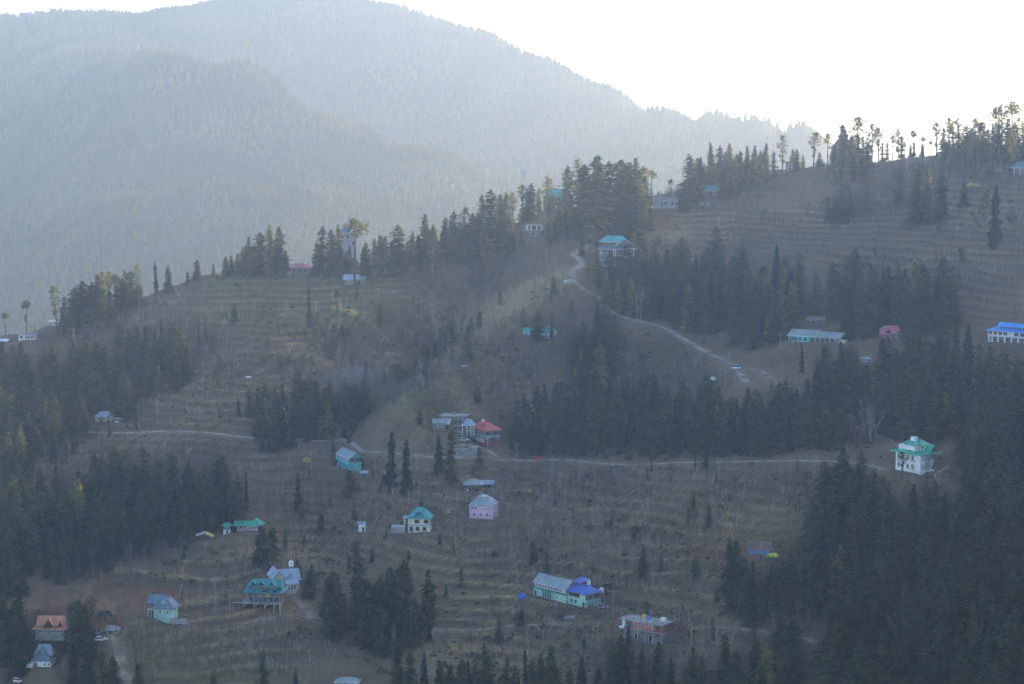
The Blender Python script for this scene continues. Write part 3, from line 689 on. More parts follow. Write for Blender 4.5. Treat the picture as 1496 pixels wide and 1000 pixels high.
h.wall('blue', 0, 5, (-4, 4, 0, 7)); h.slope('r_bgrey', (-6.5, 6.5, -1.5, 8.5), 4.9, 7.4); h.doors('F', (0,), 0, 2.2, 4, 'greywood', 'dark', (-4, 4, 0, 7))
# ---- beige house with teal roof
h = House('beige', 'cream_house', 'cream two-storey house with bright teal hip roof and dark windows', 'house', 'the teal-roofed cream house')
h.wall('cream', 0, 20); h.box('floor_band', 'blue', -16.9, 16.9, -.4, 24.4, 9.4, 10.3); h.hip('r_teal', 20.2, 14.5, 2.2, inset=13.5, trim='r_dteal'); h.gable('r_dteal', 20.6, 10, .8, (-11, 13, -1.5, 10), 'y', name='front_roof')
h.wins('F', (-3, 11), 13.2, 6, 4.5, 'brown', 'dark', mull=2); h.doors('F', (-11.5,), .4, 4, 6.6, 'brown', 'brown'); h.wins('F', (-2, 8.5), 2, 4.2, 5, 'brown', 'dark', mull=1); h.wins('R', (6, 17), 13, 4, 4.5, 'brown', 'dark'); h.wall('cream', 10.4, 19.9, (-23, -16.6, 3, 15), name='side_wall'); h.slope('r_grey', (-25, -16.4, 1.5, 17), 19.6, 21.2, 'side_roof'); h.doors('F', (-19,), 10.6, 2.6, 7.6, 'brown', 'brown', (-23, -16.6, 3, 15))
h = House('annex', 'concrete_terrace', 'bare concrete terrace block beside the cream teal roofed house', 'terrace')
h.wall('conc', 0, 10.3, (-12, 8, 0, 14)); h.box('coping', 'white', -12.4, 8, -.4, .6, 10.32, 11.2); h.box('stair', 'conc', -14.5, -12.05, 2, 6, -6, 5); h.box('barrel', 'blue', -9.2, -6.8, 4, 6.4, 10.32, 14)
# ---- pink house
h = House('pinkh', 'pink_house', 'lilac pink two-storey house with grey-green hip roof and pale skylight', 'house', 'the pink house')
h.wall('pink', 0, 20); h.hip('r_grey', 20.2, 15, 1.6, inset=15); h.box('skylight', 'white', -2, 6, 11, 17, 30.5, 33.2, label='pale skylight box on the roof'); h.wins('F', (-13.5, -8.5), 14, 4, 3.6, 'white', 'dark', mull=2); h.wins('F', (6, 9, 12), 14, 1.8, 2.6, 'white', 'dark'); h.wins('F', (-11, -1, 9), 4, 3, 5, 'white', 'dark'); h.wins('R', (8, 22), 13, 4, 4.5, 'white', 'dark'); h.box('side_balcony', 'pink', 18.05, 20.5, 6, 26, 9, 10.5)
h = House('pavil', 'pavilion', 'open timber pavilion with grey hip roof above the pink house', 'pavilion')
h.hip('r_grey', 10, 7, 4, inset=11); h.posts([(-10, 1), (0, 1), (10, 1), (-10, 17), (10, 17)], -7, 9.4, 'greywood', .6); h.box('back_wall', 'stone', -9.4, 9.4, 16, 17.4, -6, 9.2); h.box('hanging_sheet', 'wtarp', -10.2, -7.6, .2, .35, -4, 3)
h = House('bluetin', 'tin_shed', 'long low shed with pale blue tin roof beside the pavilion', 'shed')
h.wall('greywood', 0, 5); h.slope('r_bgrey', (-11, 11, -2, 11), 5, 9); h.doors('F', (3,), 0, 2.4, 4, 'greywood', 'dark')
h = House('kiosk', 'water_house', 'small white block house with flat blue-grey lid standing alone among bare trees', 'hut')
h.wall('white', 0, 12, (-5, 5, 0, 9)); h.box('roof_slab', 'r_bgrey', -7, 6.5, -1.5, 10.5, 12.02, 13.4); h.box('side_panel', 'r_lblue', -5.5, -5.02, .5, 8.5, 0, 11.8); h.doors('F', (1.5,), 0, 2.6, 7, 'greywood', 'brown', (-5, 5, 0, 9))
# ---- green roofed group
h = House('green', 'green_roofed_house', 'long house under two stepped bright green sheet roofs on a bank', 'house', 'the stepped green-roofed house')
h.wall('lilac', 0, 8, (-17, 14, 2, 18)); h.hip('r_green', 8.2, 9.5, 2, (0, 19, 0, 20), inset=10, label='higher right roof'); h.gable('r_green', 8, 5, 2, (-20, 2, 1, 15), 'x', 'greywood', name='lower_roof'); h.posts([(x, 1) for x in (-18, -13, -8, -3)], -5, 7.4, 'greywood', .35); h.wins('F', (-11, -4, 4, 10), 2, 3, 4, 'white', 'dark', (-17, 14, 2, 18))
h = House('greentower', 'watch_hut', 'little white two-storey hut with green cap roof beside green roofed house', 'hut')
h.wall('white', 0, 5); h.wall('greywood', 5.02, 11, (-3.5, 3.5, 1, 8), name='upper_wall'); h.hip('r_green', 11.2, 4, 2.6, inset=5); h.wins('F', (-1.6, 1.6), 6.6, 2, 2.6, 'white', 'dark', (-3.5, 3.5, 1, 8)); h.doors('F', (1,), 0, 2.2, 4, 'greywood', 'dark')
h = House('tent', 'tarpaulin_shelter', 'low shelter with one white and one yellow roof sheet on open ground', 'shelter')
h.slope('wtarp', (-15, -1, -2, 12), 5.5, 6.5, 'white_sheet', zl=4.5); h.slope('ytarp', (0, 12, -1, 11), 10, 10.5, 'yellow_sheet', zl=-5.5); h.posts([(-13, 0), (-1.5, 0), (10, 0), (-13, 11), (10, 10)], -6, 5, 'greywood', .4); h.box('back_wall', 'stone', -10, 9, 10.4, 11, -5, 5)
# ---- cream house with blue roof, pagoda roofed building site
h = House('cream', 'l_shaped_house', 'cream L-shaped house with pale blue tin roofs and tall windows', 'house', 'the L-shaped cream house'); h.k *= 1.15
h.wall('cream', 0, 21, (-17, -4, 0, 30)); h.gable('r_lblue', 21, 8, 2, (-17, -4, 0, 30), 'y', 'cream'); h.wall('cream', 0, 15, (-3.95, 19, 8, 30)); h.gable('r_lblue', 15.2, 11, 2.2, (-4, 19, 8, 31), 'x', 'cream', name='wing_roof'); h.wall('cream', 0, 11, (0, 14, 1, 7.9), name='porch_wall'); h.slope('r_lblue', (-1, 16, -1, 9), 11.2, 15.4, 'porch_roof')
h.wins('F', (-13, -8), 13, 2.6, 5, 'white', 'dark', (-17, -4, 0, 30)); h.wins('F', (-13, -8), 3, 2.6, 5, 'white', 'dark', (-17, -4, 0, 30)); h.wins('F', (3, 7, 11), 3, 2, 5.5, 'white', 'dark', (0, 14, 1, 7.9)); h.wins('L', (5, 12, 19, 25), 13, 2.6, 5, 'white', 'dark', (-17, -4, 0, 30)); h.wins('L', (5, 12, 19, 25), 3, 2.6, 5, 'white', 'dark', (-17, -4, 0, 30)); h.gable('r_lblue', 18, 5, .6, (4, 12, 9, 15), 'y', 'cream', name='dormer', parent=None)
cream = h
h = House('pagoda', 'pagoda_roofed_house', 'unfinished house with two-tier teal roof and dormers over bare concrete frame', 'house', 'the two-tier teal house')
h.hip('r_dteal', 24, 7, 6, (-25, 25, 0, 26), inset=10, name='lower_roof'); h.wall('conc_dark', 8.4, 23.4, (-23, 24, 2, 24)); h.wall('greywood', 27, 33, (-20, 20, 4, 22), name='upper_wall'); h.hip('r_dteal', 33, 8, 4, (-22, 24, 3, 23), inset=6)
for u in (-16, -3, 12): h.gable('r_dteal', 35, 4, .8, (u - 3.4, u + 3.4, -.5, 8), 'y', 'dark', name='dormer')
for u in (2, 17): h.gable('r_dteal', 25.5, 4, .8, (u - 4, u + 4, -5, 4), 'y', 'dark', name='dormer')
h.box('floor_slab', 'conc', -34, 27, -7, 25, 7.2, 8.4); h.posts([(x, y) for x in (-30, -14, 2, 16, 25) for y in (-5, 8)], -12, 7.18, 'conc', .9, 'column'); h.slope('conc', (-32, -14, -8, -2), -6, -5, 'ramp', 3, zl=-6); h.posts([(x, -3) for x in (-24, -16, -8, 0, 8, 16, 24)], 8.42, 17.6, 'conc', .6, 'column'); h.box('upper_slab', 'conc', -25, 25, -4.5, 1.9, 17.6, 18.5)
h.box('plank', 'wtarp', -46, -20, -8.6, -7.4, 8.42, 9.1, label='pale timber boards jutting out'); h.wins('F', (-18, -9, 0, 9, 18), 10, 4, 5.5, 'greywood', 'dark', (-23, 24, 2, 24)); h.box('tarpaulin', 'straw', 3, 11, -5.4, -5.2, 18.6, 22.5)
# ---- mint house with steel blue roof, sheds, salmon roof, blue house
h = House('mint', 'mint_green_house', 'mint green house with broad steel blue gable roofs and side veranda', 'house', 'the mint green house')
h.wall('mint', 0, 15, (-9, 20, 0, 26)); h.gable('r_slate', 15.2, 13, 2, (-9, 20, -1, 27), 'y', 'mint'); h.wall('brown', 0, 23, (-18, -9.05, 5, 24)); h.gable('r_slate', 23.2, 9, 2, (-18, 6, 3, 26), 'x', 'brown', name='wing_roof'); h.hip('r_slate', 15.4, 12, 1.6, (-10, 20.5, -3, 6), inset=9, name='front_roof')
h.wins('F', (0, 11.5), 7, 3, 5, 'white', 'dark', (-9, 20, 0, 26), 2); h.box('veranda', 'white', -20, -9.1, 1, 4.9, 12.2, 13); h.posts([(-19, 1.6), (-14, 1.6), (-10, 1.6)], -6, 12.18, 'white', .4); h.doors('F', (-14,), 0, 4, 8, 'brown', 'dark', (-18, -9.05, 5, 24)); h.wins('F', (-14,), 15, 5, 6, 'white', 'brown', (-18, -9.05, 5, 24)); h.box('side_band', 'straw', 20.05, 20.6, 2, 26, 11, 14.6)
h = House('stoneshed', 'stone_shed', 'low flat shed with pale stone slab roof below the mint house', 'shed')
h.wall('stone', 0, 4, (-10, 11, 0, 9)); h.slope('stone', (-13, 13, -3, 11), 3.9, 9, trim='conc'); h.doors('F', (4,), 0, 2.6, 3.2, 'greywood', 'dark', (-10, 11, 0, 9))
h = House('hut', 'stone_hut', 'pale stone hut with low patched roof beside a parking patch', 'hut')
h.wall('stone', 0, 5); h.hip('stone', 5.2, 6.5, 2.4, inset=7); h.slope('r_grey', (-9, 4, -3.0, 5), 5.2, 10.4, 'roof_sheet', .3); h.doors('F', (-3,), 0, 3, 4.4, 'greywood', 'dark')
h = House('salmon', 'salmon_roofed_house', 'house with salmon red tiered roof and dark triangular gable window', 'house', 'the salmon-roofed house')
h.wall('greywood', 0, 9); h.hip('r_salmon', 9.2, 6, 4, inset=9, name='lower_roof'); h.wall('brown', 11, 17, (-18, 18, 5, 20), name='upper_wall'); h.gable('r_salmon', 16.5, 9, 3, (-18, 20, 4, 21), 'x', 'r_salmon'); h.gable('r_salmon', 11.5, 13, 2, (-9, 8, -3, 12), 'y', 'dark', name='front_gable'); h.gable('r_salmon', 13, 8, 1, (12, 20, -1, 10), 'y', 'dark', name='side_gable'); h.wins('F', (-14, -6, 4, 13), 2, 4, 5, 'white', 'dark')
h = House('bluehouse', 'tin_roofed_house', 'tall house wholly capped by pale blue tin roof below salmon one', 'house', 'the pale blue tin-roofed house')
h.wall('white', 0, 8); h.gable('r_bgrey', 8.2, 20, 2.4, (-15, 15, -1, 14), 'y', 'r_slate'); h.hip('r_bgrey', 16, 14, 2, (-12, 14, 12, 28), inset=6, name='back_roof'); h.wins('F', (6, 12), 2, 3, 4, 'white', 'dark'); h.doors('F', (-8,), 0, 4, 6, 'brown', 'brick')
# ---- long hall with blue wing
h = House('longhall', 'long_hall', 'long two-storey hall in mint and white with grey tin gable roof', 'hall', 'the long mint hall', xs=70 / 66)
h.wall('mint', 0, 12); h.box('floor_band', 'dkgreen', -33.5, 33.4, -2.6, -.05, 11.2, 13.4); h.wall('lilac', 12.02, 21, (-32, 33, 0, 25), name='upper_wall'); h.gable('r_grey', 21.2, 10, 2, (-32, 33, 0, 25), 'x', 'lilac', trim='white')
h.wins('F', (-27, -20, -14, -8, -2, 4, 10, 16, 22), 14.6, 4, 4.4, 'white', 'dark', (-32, 33, 0, 25), 2); h.wins('F', (-23, 16), 4, 2.4, 3.6, 'white', 'dark'); h.doors('F', (-29,), .5, 3, 7.5, 'dkgreen', 'dark'); h.box('recess', 'dark', -14, 8, -.06, -.02, .4, 10.8); h.posts([(x, -2) for x in (-14, -9, -4, 1, 6, 9)], -6, 11.18, 'mint', .6); h.wins('L', (6, 14), 4, 3, 4, 'white', 'dark')
h = House('bluewing', 'blue_roofed_wing', 'end block with vivid blue hip roof and smaller raised blue roof', 'house', 'the vivid blue-roofed block')
h.wall('mint', 0, 11); h.wall('brick', 11.02, 20, (-18, 15, 1.5, 27), name='upper_wall'); h.hip('r_blue', 20.2, 10.5, 3.2, inset=14, trim='brick'); h.wall('brick', 26, 33, (-16, -3, 12, 23), name='stair_house'); h.slope('r_blue', (-19, -1, 8, 26), 32.6, 37, 'upper_roof', .8); h.box('plaster_panel', 'mint', 6, 19.05, -.2, -.02, 11, 20)
h.wins('F', (-15, -11, -7, -3, 1), 13, 3, 5.5, 'brown', 'dark', (-18, 15, 1.5, 27)); h.wins('F', (-12, -3), 4, 3, 4, 'dkgreen', 'dark'); h.doors('F', (14,), 0, 4, 7, 'dkgreen', 'dark'); h.wins('R', (8, 18), 13, 3, 4, 'white', 'dark', (-18, 15, 1.5, 27)); h.rail(-19, 4, -.6, 11, 2, 'white')
bw = h
# ---- brick flat roof building
h = House('brickh', 'brick_house', 'unfinished flat roofed brick house with white roof slab and red panels', 'house', 'the brick flat-roofed house', xs=70 / 66)
h.wall('conc_dark', 0, 16); h.box('roof_slab', 'conc', -40, 34, -4, 28, 29, 30.4, label='pale flat roof slab'); h.wall('brick', 16.9, 29, (-19, 33, 0, 25.8), name='upper_wall'); h.box('floor_slab', 'conc', -22, 34, -5, 26, 16.02, 16.88); h.posts([(-16, -.6), (-5, -.6), (6, -.6), (16, -.6)], 16.9, 28.98, 'conc', .9, 'column'); h.posts([(-20, -4), (-8, -4), (5, -4), (18, -4), (32, -4)], -10, 16, 'conc', .6, 'column')
h.wins('F', (-11, 0, 11), 18, 5, 9, 'white', 'redpaint', (-19, 33, 0, 25.8)); h.wins('F', (24,), 20, 5, 6, 'brick', 'dark', (-19, 33, 0, 25.8)); h.doors('F', (-12, 12), 1, 5, 10, 'white', 'dark'); h.rail(-22, 34, -4.8, 16.9, 3, 'redpaint'); h.wall('white', 16.9, 29, (-38, -34, 4, 10), name='stair_wall'); h.box('stair_slab', 'white', -41, -33, 0, 13, 14.5, 17)
h.posts([(x, -2) for x in (-28, -16, -4, 8, 20, 31)] + [(30, 24), (10, 26)], 30.4, 35.5, 'greywood', .25, 'rebar_column')
bh = h
# ---- white hotel with green roofs
h = House('white', 'white_hotel', 'tall white four-storey hotel with tiered green roofs on a steep slope', 'hotel', 'the white four-storey hotel', dig=16, xs=.74, ys=44 / 36)
h.wall('white', 0, 28, (-21, 22, 0, 34)); h.wall('white', -10, 28, (-22, -8, -7, -.05), name='bay_wall'); h.wall('lilac', 3, 27.8, (4, 17, -.4, -.06), name='clad_panel', label='grey boarded panel between windows')
for z in (-8, 5, 18): h.box('balcony', 'white', -31, -22.05, 2, 9, z, z + 1.1)
for z in (1, 14.2): h.box('balcony', 'white', -8, 23, -4.4, -.45, z, z + 1.1); h.rail(-7, 22.6, -4.2, z + 1.1, 2.6, 'white')
h.hip('r_green', 28.2, 7, 6, (-22, 30, -3, 36), inset=12, name='lower_roof'); h.wall('white', 31, 39, (-20, 16, 4, 30), name='upper_wall'); h.hip('r_green', 39.2, 8, 2, (-4, 22, 3, 31), inset=9); h.hip('r_green', 41, 5, 2, (-19, -7, 6, 20), inset=6, name='tower_roof'); h.wall('white', 39.02, 41, (-18, -8, 7, 19), name='tower_wall'); h.gable('r_green', 31, 9, 2, (8, 27, -5, 14), 'y', 'brown', name='front_gable')
for z in (5, 18): h.wins('F', (-5.5, -1, 20), z, 2.8, 7.5, 'white', 'dark', (-21, 22, 0, 34)); h.wins('L', (6, 14, 22, 29), z, 3.4, 7, 'white', 'dark', (-21, 22, 0, 34))
for z in (-7, 6, 19): h.wins('F', (-18.5, -12), z, 3.4, 7, 'white', 'dark', (-22, -8, -7, -.05))
h.wins('F', (-14, -8, 0, 4), 33, 3, 4.6, 'white', 'brown', (-20, 16, 4, 30)); h.wall('white', 6, 19, (22.05, 30, 2, 16), name='side_wing'); h.posts([(30, 1), (24, 1)], 19.02, 27.6, 'brown', .5); h.wall('brick', -14, 0, (-7.9, 24, -4, 20), name='basement_wall')
wh = h
# ---- right hand houses
h = House('tealrow', 'row_house', 'long low row house half turquoise half bare with grey tin roof', 'house', 'the long turquoise row house', xs=82 / 74)
h.wall('turq', 0, 9, (-37, -8, 0, 16)); h.wall('stone', 0, 9, (-7.95, 33, 0, 16), name='bare_wall'); h.slope('r_grey', (-39, 2, -2.5, 18), 9.2, 17, trim='white', zl=0); h.slope('r_grey', (1.9, 37, -2.5, 18), 8.6, 15.6, 'lower_roof'); h.doors('F', (-34, -26), .3, 3, 7, 'white', 'dark', (-37, -8, 0, 16)); h.wins('F', (-30, -21, -13), 2, 4, 5, 'turq', 'dark', (-37, -8, 0, 16)); h.wins('F', (-3, 4, 11, 18, 25), 1, 3, 6.5, 'greywood', 'dark', (-7.95, 33, 0, 16)); h.wall('brick', -6, 0, (-36, 33, -3, -.1), name='plinth'); h.wall('cream', 0, 6, (33.05, 42, 2, 12), name='end_wall')
h = House('brownshed', 'low_shed', 'flat brown shed on the bank behind turquoise row house', 'shed')
h.wall('greywood', 0, 5, (-12, 12, 0, 9)); h.slope('stone', (-15, 14, -2, 11), 5.2, 9.5); h.wins('F', (-5, 4), 1, 3, 3, 'greywood', 'dark', (-12, 12, 0, 9))
h = House('pinkroof', 'pink_roofed_house', 'small house with faded pink red sheet roof half hidden by conifers', 'house', 'the small pink-roofed house')
h.wall('brick', 0, 7); h.slope('r_pink', (-16, 2, -4, 3), 5.2, 7.4, 'porch_roof'); h.hip('r_pink', 10, 8, 1.4, inset=7); h.wall('pink', 7.02, 9.8, name='upper_wall'); h.gable('r_pink', 8, 5, 1, (-8, 1, -2, 6), 'y', 'dark', name='dormer'); h.wins('F', (-9, 0, 9), 1.2, 3, 4, 'white', 'dark')
h = House('bluehotel', 'blue_roofed_house', 'white pillared two-storey house with bright sky blue roof among conifers', 'house', 'the sky-blue-roofed house', xs=100 / 72)
h.wall('white', 9, 18); h.wall('greywood', 0, 8.98, (-34, 36, 4, 22), name='ground_wall'); h.posts([(x, .8) for x in (-35, -31, -24, -16, -8, 0, 8, 16, 24, 34)], -8, 8.98, 'white', .9, 'column'); h.hip('r_sky', 18.2, 5, 2.4, inset=9, name='lower_roof'); h.wall('r_slate', 21.5, 25, (-25, 26, 7, 18), name='upper_wall'); h.gable('r_sky', 25, 4, 2, (-25, 26, 6, 19), 'x', 'r_slate')
h.wins('F', (-33, -27, -21, -15), 12, 4, 4.5, 'white', 'dark', mull=1); h.wins('F', (-2, 5, 12, 19, 26, 33), 12, 4.5, 4.5, 'lilac', 'dark')
h = House('bluerow', 'blue_cottage', 'low blue and white cottage with teal sheet roof behind dark trees', 'cottage', 'the low blue cottage')
h.wall('blue', 0, 4); h.wall('white', 4.02, 8.5, (-23, 23, 0, 13), name='upper_wall'); h.gable('r_teal', 8.7, 5, 2, (-23, 3, 0, 13), 'x', 'white', trim='white'); h.hip('r_dteal', 8, 8, 1.6, (3.2, 23, -1, 14), inset=7, name='wing_roof'); h.wins('F', (-19, -13, -7, -1), 4.4, 3, 3, 'white', 'brown'); h.wins('F', (10, 16, 20), .5, 2, 6, 'white', 'dark'); h.box('store', 'greywood', -33, -25, 2, 10, -4, 5)
h = House('redflat', 'ridge_house', 'grey house with thin red roof on the crest of terraced field', 'house', 'the red-roofed crest house')
h.wall('greywood', 0, 9, (-13, 13, 0, 12)); h.hip('r_pink', 10, 5.5, 2.5, (-14, 14, -1, 13), inset=8); h.wins('F', (-8, 0, 8), 3, 3, 4, 'greywood', 'dark', (-13, 13, 0, 12)); h.wall('conc', 0, 4.5, (-29, -14, -4, 2), name='yard_wall'); h.box('gate_post', 'white', -29.6, -28.4, -4.6, -3.4, -3, 7)
rf = h
h = House('tinhouse', 'stone_cottage', 'pale stone cottage with blue tin roof on the terrace edge', 'cottage', 'the terrace-edge stone cottage')
h.wall('stone', 0, 9); h.gable('r_lblue', 9.2, 5.5, 2.2, (-13, 5, 0, 14), 'x', 'stone'); h.slope('r_grey', (5.2, 17, -2, 15), 9, 12, 'lean_roof'); h.slope('r_grey', (-18, -13.2, 2, 16), 10, 13.5, 'side_roof'); h.wins('F', (-9, -3, 3), 2, 2.2, 4.5, 'white', 'dark'); h.doors('F', (8,), 0, 3, 6, 'greywood', 'dark')
h = House('ridgehouse', 'tower_house', 'tall house with blue-grey roof rising behind trees on the left crest', 'house', 'the tall blue-grey crest house')
h.wall('lilac', 0, 48); h.hip('r_slate', 48.2, 8, 3, inset=9, trim='wtarp'); h.gable('r_slate', 49, 6, 1, (0, 12, -2, 8), 'y', 'white', name='dormer', trim='wtarp'); h.wins('F', (-8, 0, 8), 40, 4, 5, 'white', 'dark'); h.wins('F', (8,), 31, 4, 5, 'white', 'dark'); h.wall('white', 55, 59, (-8, -1, 5, 11), name='stair_house')
rh = h
h = House('ruin', 'white_shell_house', 'roofless white house shell with dark openings under lollipop tree', 'house', 'the white house shell')
h.wall('white', 0, 7); h.box('roof_slab', 'conc', -15, 16, -2, 12, 8.4, 9.4); h.posts([(-11, .8), (-4, .8), (3, .8), (9, .8), (12, .8)], 7, 8.4, 'white', .5); h.wins('F', (-8.5, -1, 2, 7), 2, 3.4, 4, 'white', 'dark'); h.wins('F', (11,), 2, 1.6, 4, 'white', 'dark')
h = House('postshed', 'post_shed', 'open roofed shed on thin posts beside the white house shell', 'shed')
h.slope('wtarp', (-8, 8, -2, 8), 8, 9.4); h.posts([(-6, 0), (6, 0), (-6, 7), (6, 7), (1, 0)], -5, 8, 'greywood', .4); h.box('sheet', 'wtarp', 0, 2, -.4, -.1, -2, 4)
h = House('cornershed', 'tin_hut', 'low tin hut with pale slanting roof at the edge of dark wood', 'hut')
h.wall('greywood', 0, 4); h.slope('wtarp', (-9, 8, -2, 9), 4, 6.4); h.doors('F', (2,), 0, 2, 3.4, 'greywood', 'dark')
h = House('palehouse', 'farm_house', 'small pale farm house with light blue roof above the lower road', 'house', 'the pale farm house')
h.wall('cream', 0, 7); h.hip('r_lblue', 7.2, 7, 1.6, inset=8); h.gable('r_lblue', 7.4, 4, 1.4, (5, 14, 2, 12), 'x', 'cream', name='side_roof'); h.wins('F', (-7, 1), 2, 3, 4, 'white', 'dark'); h.doors('F', (-3,), 0, 2.4, 5.4, 'greywood', 'dark')
h = House('palelean', 'cattle_shed', 'open cattle shed with white slanted roof beside the pale farm house', 'shed')
h.slope('wtarp', (-8, 7, -2, 8), 7.6, 7, zl=-2); h.posts([(-5, 0), (5, 0), (-5, 6), (5, 6)], -4, 5.2, 'greywood', .4); h.box('feed_box', 'wtarp', -3, 2, 0, 3, 0, 2.6)
h = House('greyblock', 'concrete_house', 'blue-grey flat roofed concrete block house below the sunlit ridge', 'house', 'the blue-grey concrete block')
h.wall('lilac', 0, 14); h.box('roof_slab', 'conc', -19, 19, -1, 15, 14.02, 15.2); h.wins('F', (-6, -1), 5, 2.4, 5, 'white', 'dark'); h.wins('F', (9,), 5, 2.4, 5, 'white', 'dark'); h.wall('white', 0, 4, (-22, -18.1, 0, 2), name='side_wall')
h = House('tealshed', 'teal_roofed_shed', 'shed with pale teal sheet roof under sunlit conifers', 'shed', 'the pale teal shed')
h.wall('greywood', 0, 7, (-10, 10, 0, 10)); h.slope('r_teal', (-13, 13, -2, 11), 7.2, 14, trim='wtarp'); h.doors('F', (0,), 0, 4, 6, 'greywood', 'dark', (-10, 10, 0, 10))
h = House('bluelow', 'blue_shed', 'small pale blue shed on the slope below teal roofed shed', 'shed')
h.wall('r_lblue', 0, 4.5); h.slope('r_lblue', (-8, 8, -1, 8), 4.7, 6); h.doors('F', (2,), 0, 2, 3.6, 'greywood', 'dark')
h = House('ridgedark', 'dark_house', 'dark flat roofed house among sunlit trees on the ridge', 'house', 'the dark ridge house')
h.wall('greywood', 0, 10); h.box('roof_slab', 'brown', -10.5, 10.5, -1.5, 11.5, 10.02, 11.4); h.posts([(-7, -.8), (-1, -.8), (5, -.8)], -5, 10, 'white', .5); h.wins('F', (-4, 3), 4, 3, 4, 'white', 'dark')
h = House('pinkridge', 'red_walled_house', 'low red walled house in front of sunlit trees on ridge', 'house')
h.wall('r_pink', 0, 5); h.box('roof_slab', 'conc', -11, 11, -1, 10, 5.02, 6); h.wins('F', (-5, 3), 1.4, 2.4, 2.6, 'white', 'dark')
h = House('ridgewhite', 'white_cottage', 'low white cottage under thin lopped pines on the ridge', 'cottage')
h.wall('white', 0, 5); h.hip('r_grey', 5.2, 3.5, 1.4, inset=5); h.wins('F', (-4, 3), 1.4, 2.4, 2.6, 'greywood', 'dark')
h = House('redend', 'red_house', 'red walled house with slate blue roof near the skyline pines', 'house', 'the red skyline house')
h.wall('brick', 0, 11); h.hip('r_slate', 11.2, 8, 2, inset=9, trim='wtarp'); h.posts([(-12.5, -.6), (-4, -.6), (6, -.6)], -6, 10.4, 'white', .5); h.wins('F', (-8, 1, 9), 4, 3, 4.4, 'white', 'dark')
h = House('frame', 'frame_house', 'grey frame house with open upper floor beside the hairpin road', 'house', 'the grey frame house')
h.wall('greywood', 0, 9); h.box('roof_slab', 'conc', -12, 12, -2, 15, 17, 18); h.posts([(-11, -1), (-4, -1), (4, -1), (11, -1), (-11, 13), (11, 13)], 9, 16.98, 'white', .6); h.box('floor_slab', 'conc', -12, 12, -2, 14.5, 9.02, 9.9); h.wins('F', (-5, 4), 2.4, 3, 4, 'white', 'dark'); h.slope('wtarp', (-6, 8, -12, -4), -3, 0, 'lean_roof')
h = House('ridgeteal', 'teal_house', 'house with bright teal roof hidden behind sunlit conifers on crest', 'house', 'the teal crest house')
h.wall('greywood', 0, 21); h.hip('r_teal', 21.2, 4, 3, inset=6, name='lower_roof'); h.wall('white', 23.5, 26, (-13, 13, 3, 14), name='upper_wall'); h.gable('r_teal', 26, 6, 2, (-13, 13, 3, 14), 'x', 'greywood'); h.wins('F', (-9, 0, 9), 15, 3, 4.4, 'white', 'dark')
h = House('rust', 'rusty_shed', 'shed with dark rusty red roof and blue boarded side', 'shed', 'the rusty red shed')
h.wall('blue', 0, 7); h.slope('r_rust', (-17, 19, -2, 17), 6.4, 16, trim='conc', zl=0); h.wins('F', (-11, -4, 4), 1, 2.6, 4.6, 'white', 'dark')
h = House('lowshed', 'grey_shed', 'grey tin shed with curved pale roof edge behind lower trees', 'shed')
h.wall('greywood', 0, 7); h.hip('r_grey', 7.2, 6, 2, inset=8, trim='wtarp'); h.wins('F', (-6, 6), 2, 3, 3.4, 'white', 'dark')
h = House('slatted', 'slatted_hut', 'faint grey slatted hut between dark conifers below pink roofed house', 'hut')
h.wall('lilac', 0, 6, (-6, 6, 0, 9)); h.slope('r_grey', (-8, 7, -2, 10), 6.2, 8); h.box('slat_wall', 'white', -6.2, 6.2, -.5, -.1, 2.2, 3.2); h.doors('F', (3,), 0, 2, 5, 'greywood', 'dark', (-6, 6, 0, 9))
h = House('paleshed', 'lone_shed', 'tiny white roofed shed above the dark grove in terraced field', 'shed'); h.k *= .6
h.wall('greywood', 0, 3); h.gable('wtarp', 3.1, 2, 1, wallm='greywood'); h.doors('F', (0,), 0, 2, 2.6, 'greywood', 'dark')
h = House('roofmid', 'field_shed', 'small grey field shed on the central spur', 'shed'); h.k *= .7
h.wall('stone', 0, 5); h.slope('r_grey', (-7, 7, -1.5, 9), 5.2, 7.4); h.doors('F', (2,), 0, 2, 4, 'greywood', 'dark')

# ---- tanks
tank(cream.at(12, 22, 26.2), .9, 2.0, 'white', 'white water tank on the roof of the L-shaped cream house', .8)
tank(bw.at(-5, 27, 26.5), 1.0, 1.9, 'white', 'white water tank on the vivid blue roof')
tank(bw.at(12, 39, 0), .85, 1.7, 'white', 'white water tank on tall legs beside the blue roofed block', 3.6)
tank(bh.at(-8, 16, 30.42), .75, 1.5, 'yellow', 'yellow water tank on the brick house roof')
tank(bh.at(-1, 15, 30.42), .75, 1.3, 'blue', 'blue water tank on the brick house roof')
tank(bh.at(28, 8, 30.42), .9, 1.2, 'white', 'white water tank on stand at the corner of brick house roof', .7)
wh.box('roof_cabin', 'white', -4, 5, 13, 20, 40, 50.5, label='white boxed tank cabin on the roof'); wh.wins('F', (.5,), 46, 3, 2.4, 'white', 'lilac', (-4, 5, 13, 20))
tank(rf.at(8, 6, 13.6), .75, 1.4, 'white', 'white water tank on the thin red roof')
tank(rh.at(7, 10, 53.4), .7, 1.3, 'white', 'sunlit white water tank on the tall crest house')

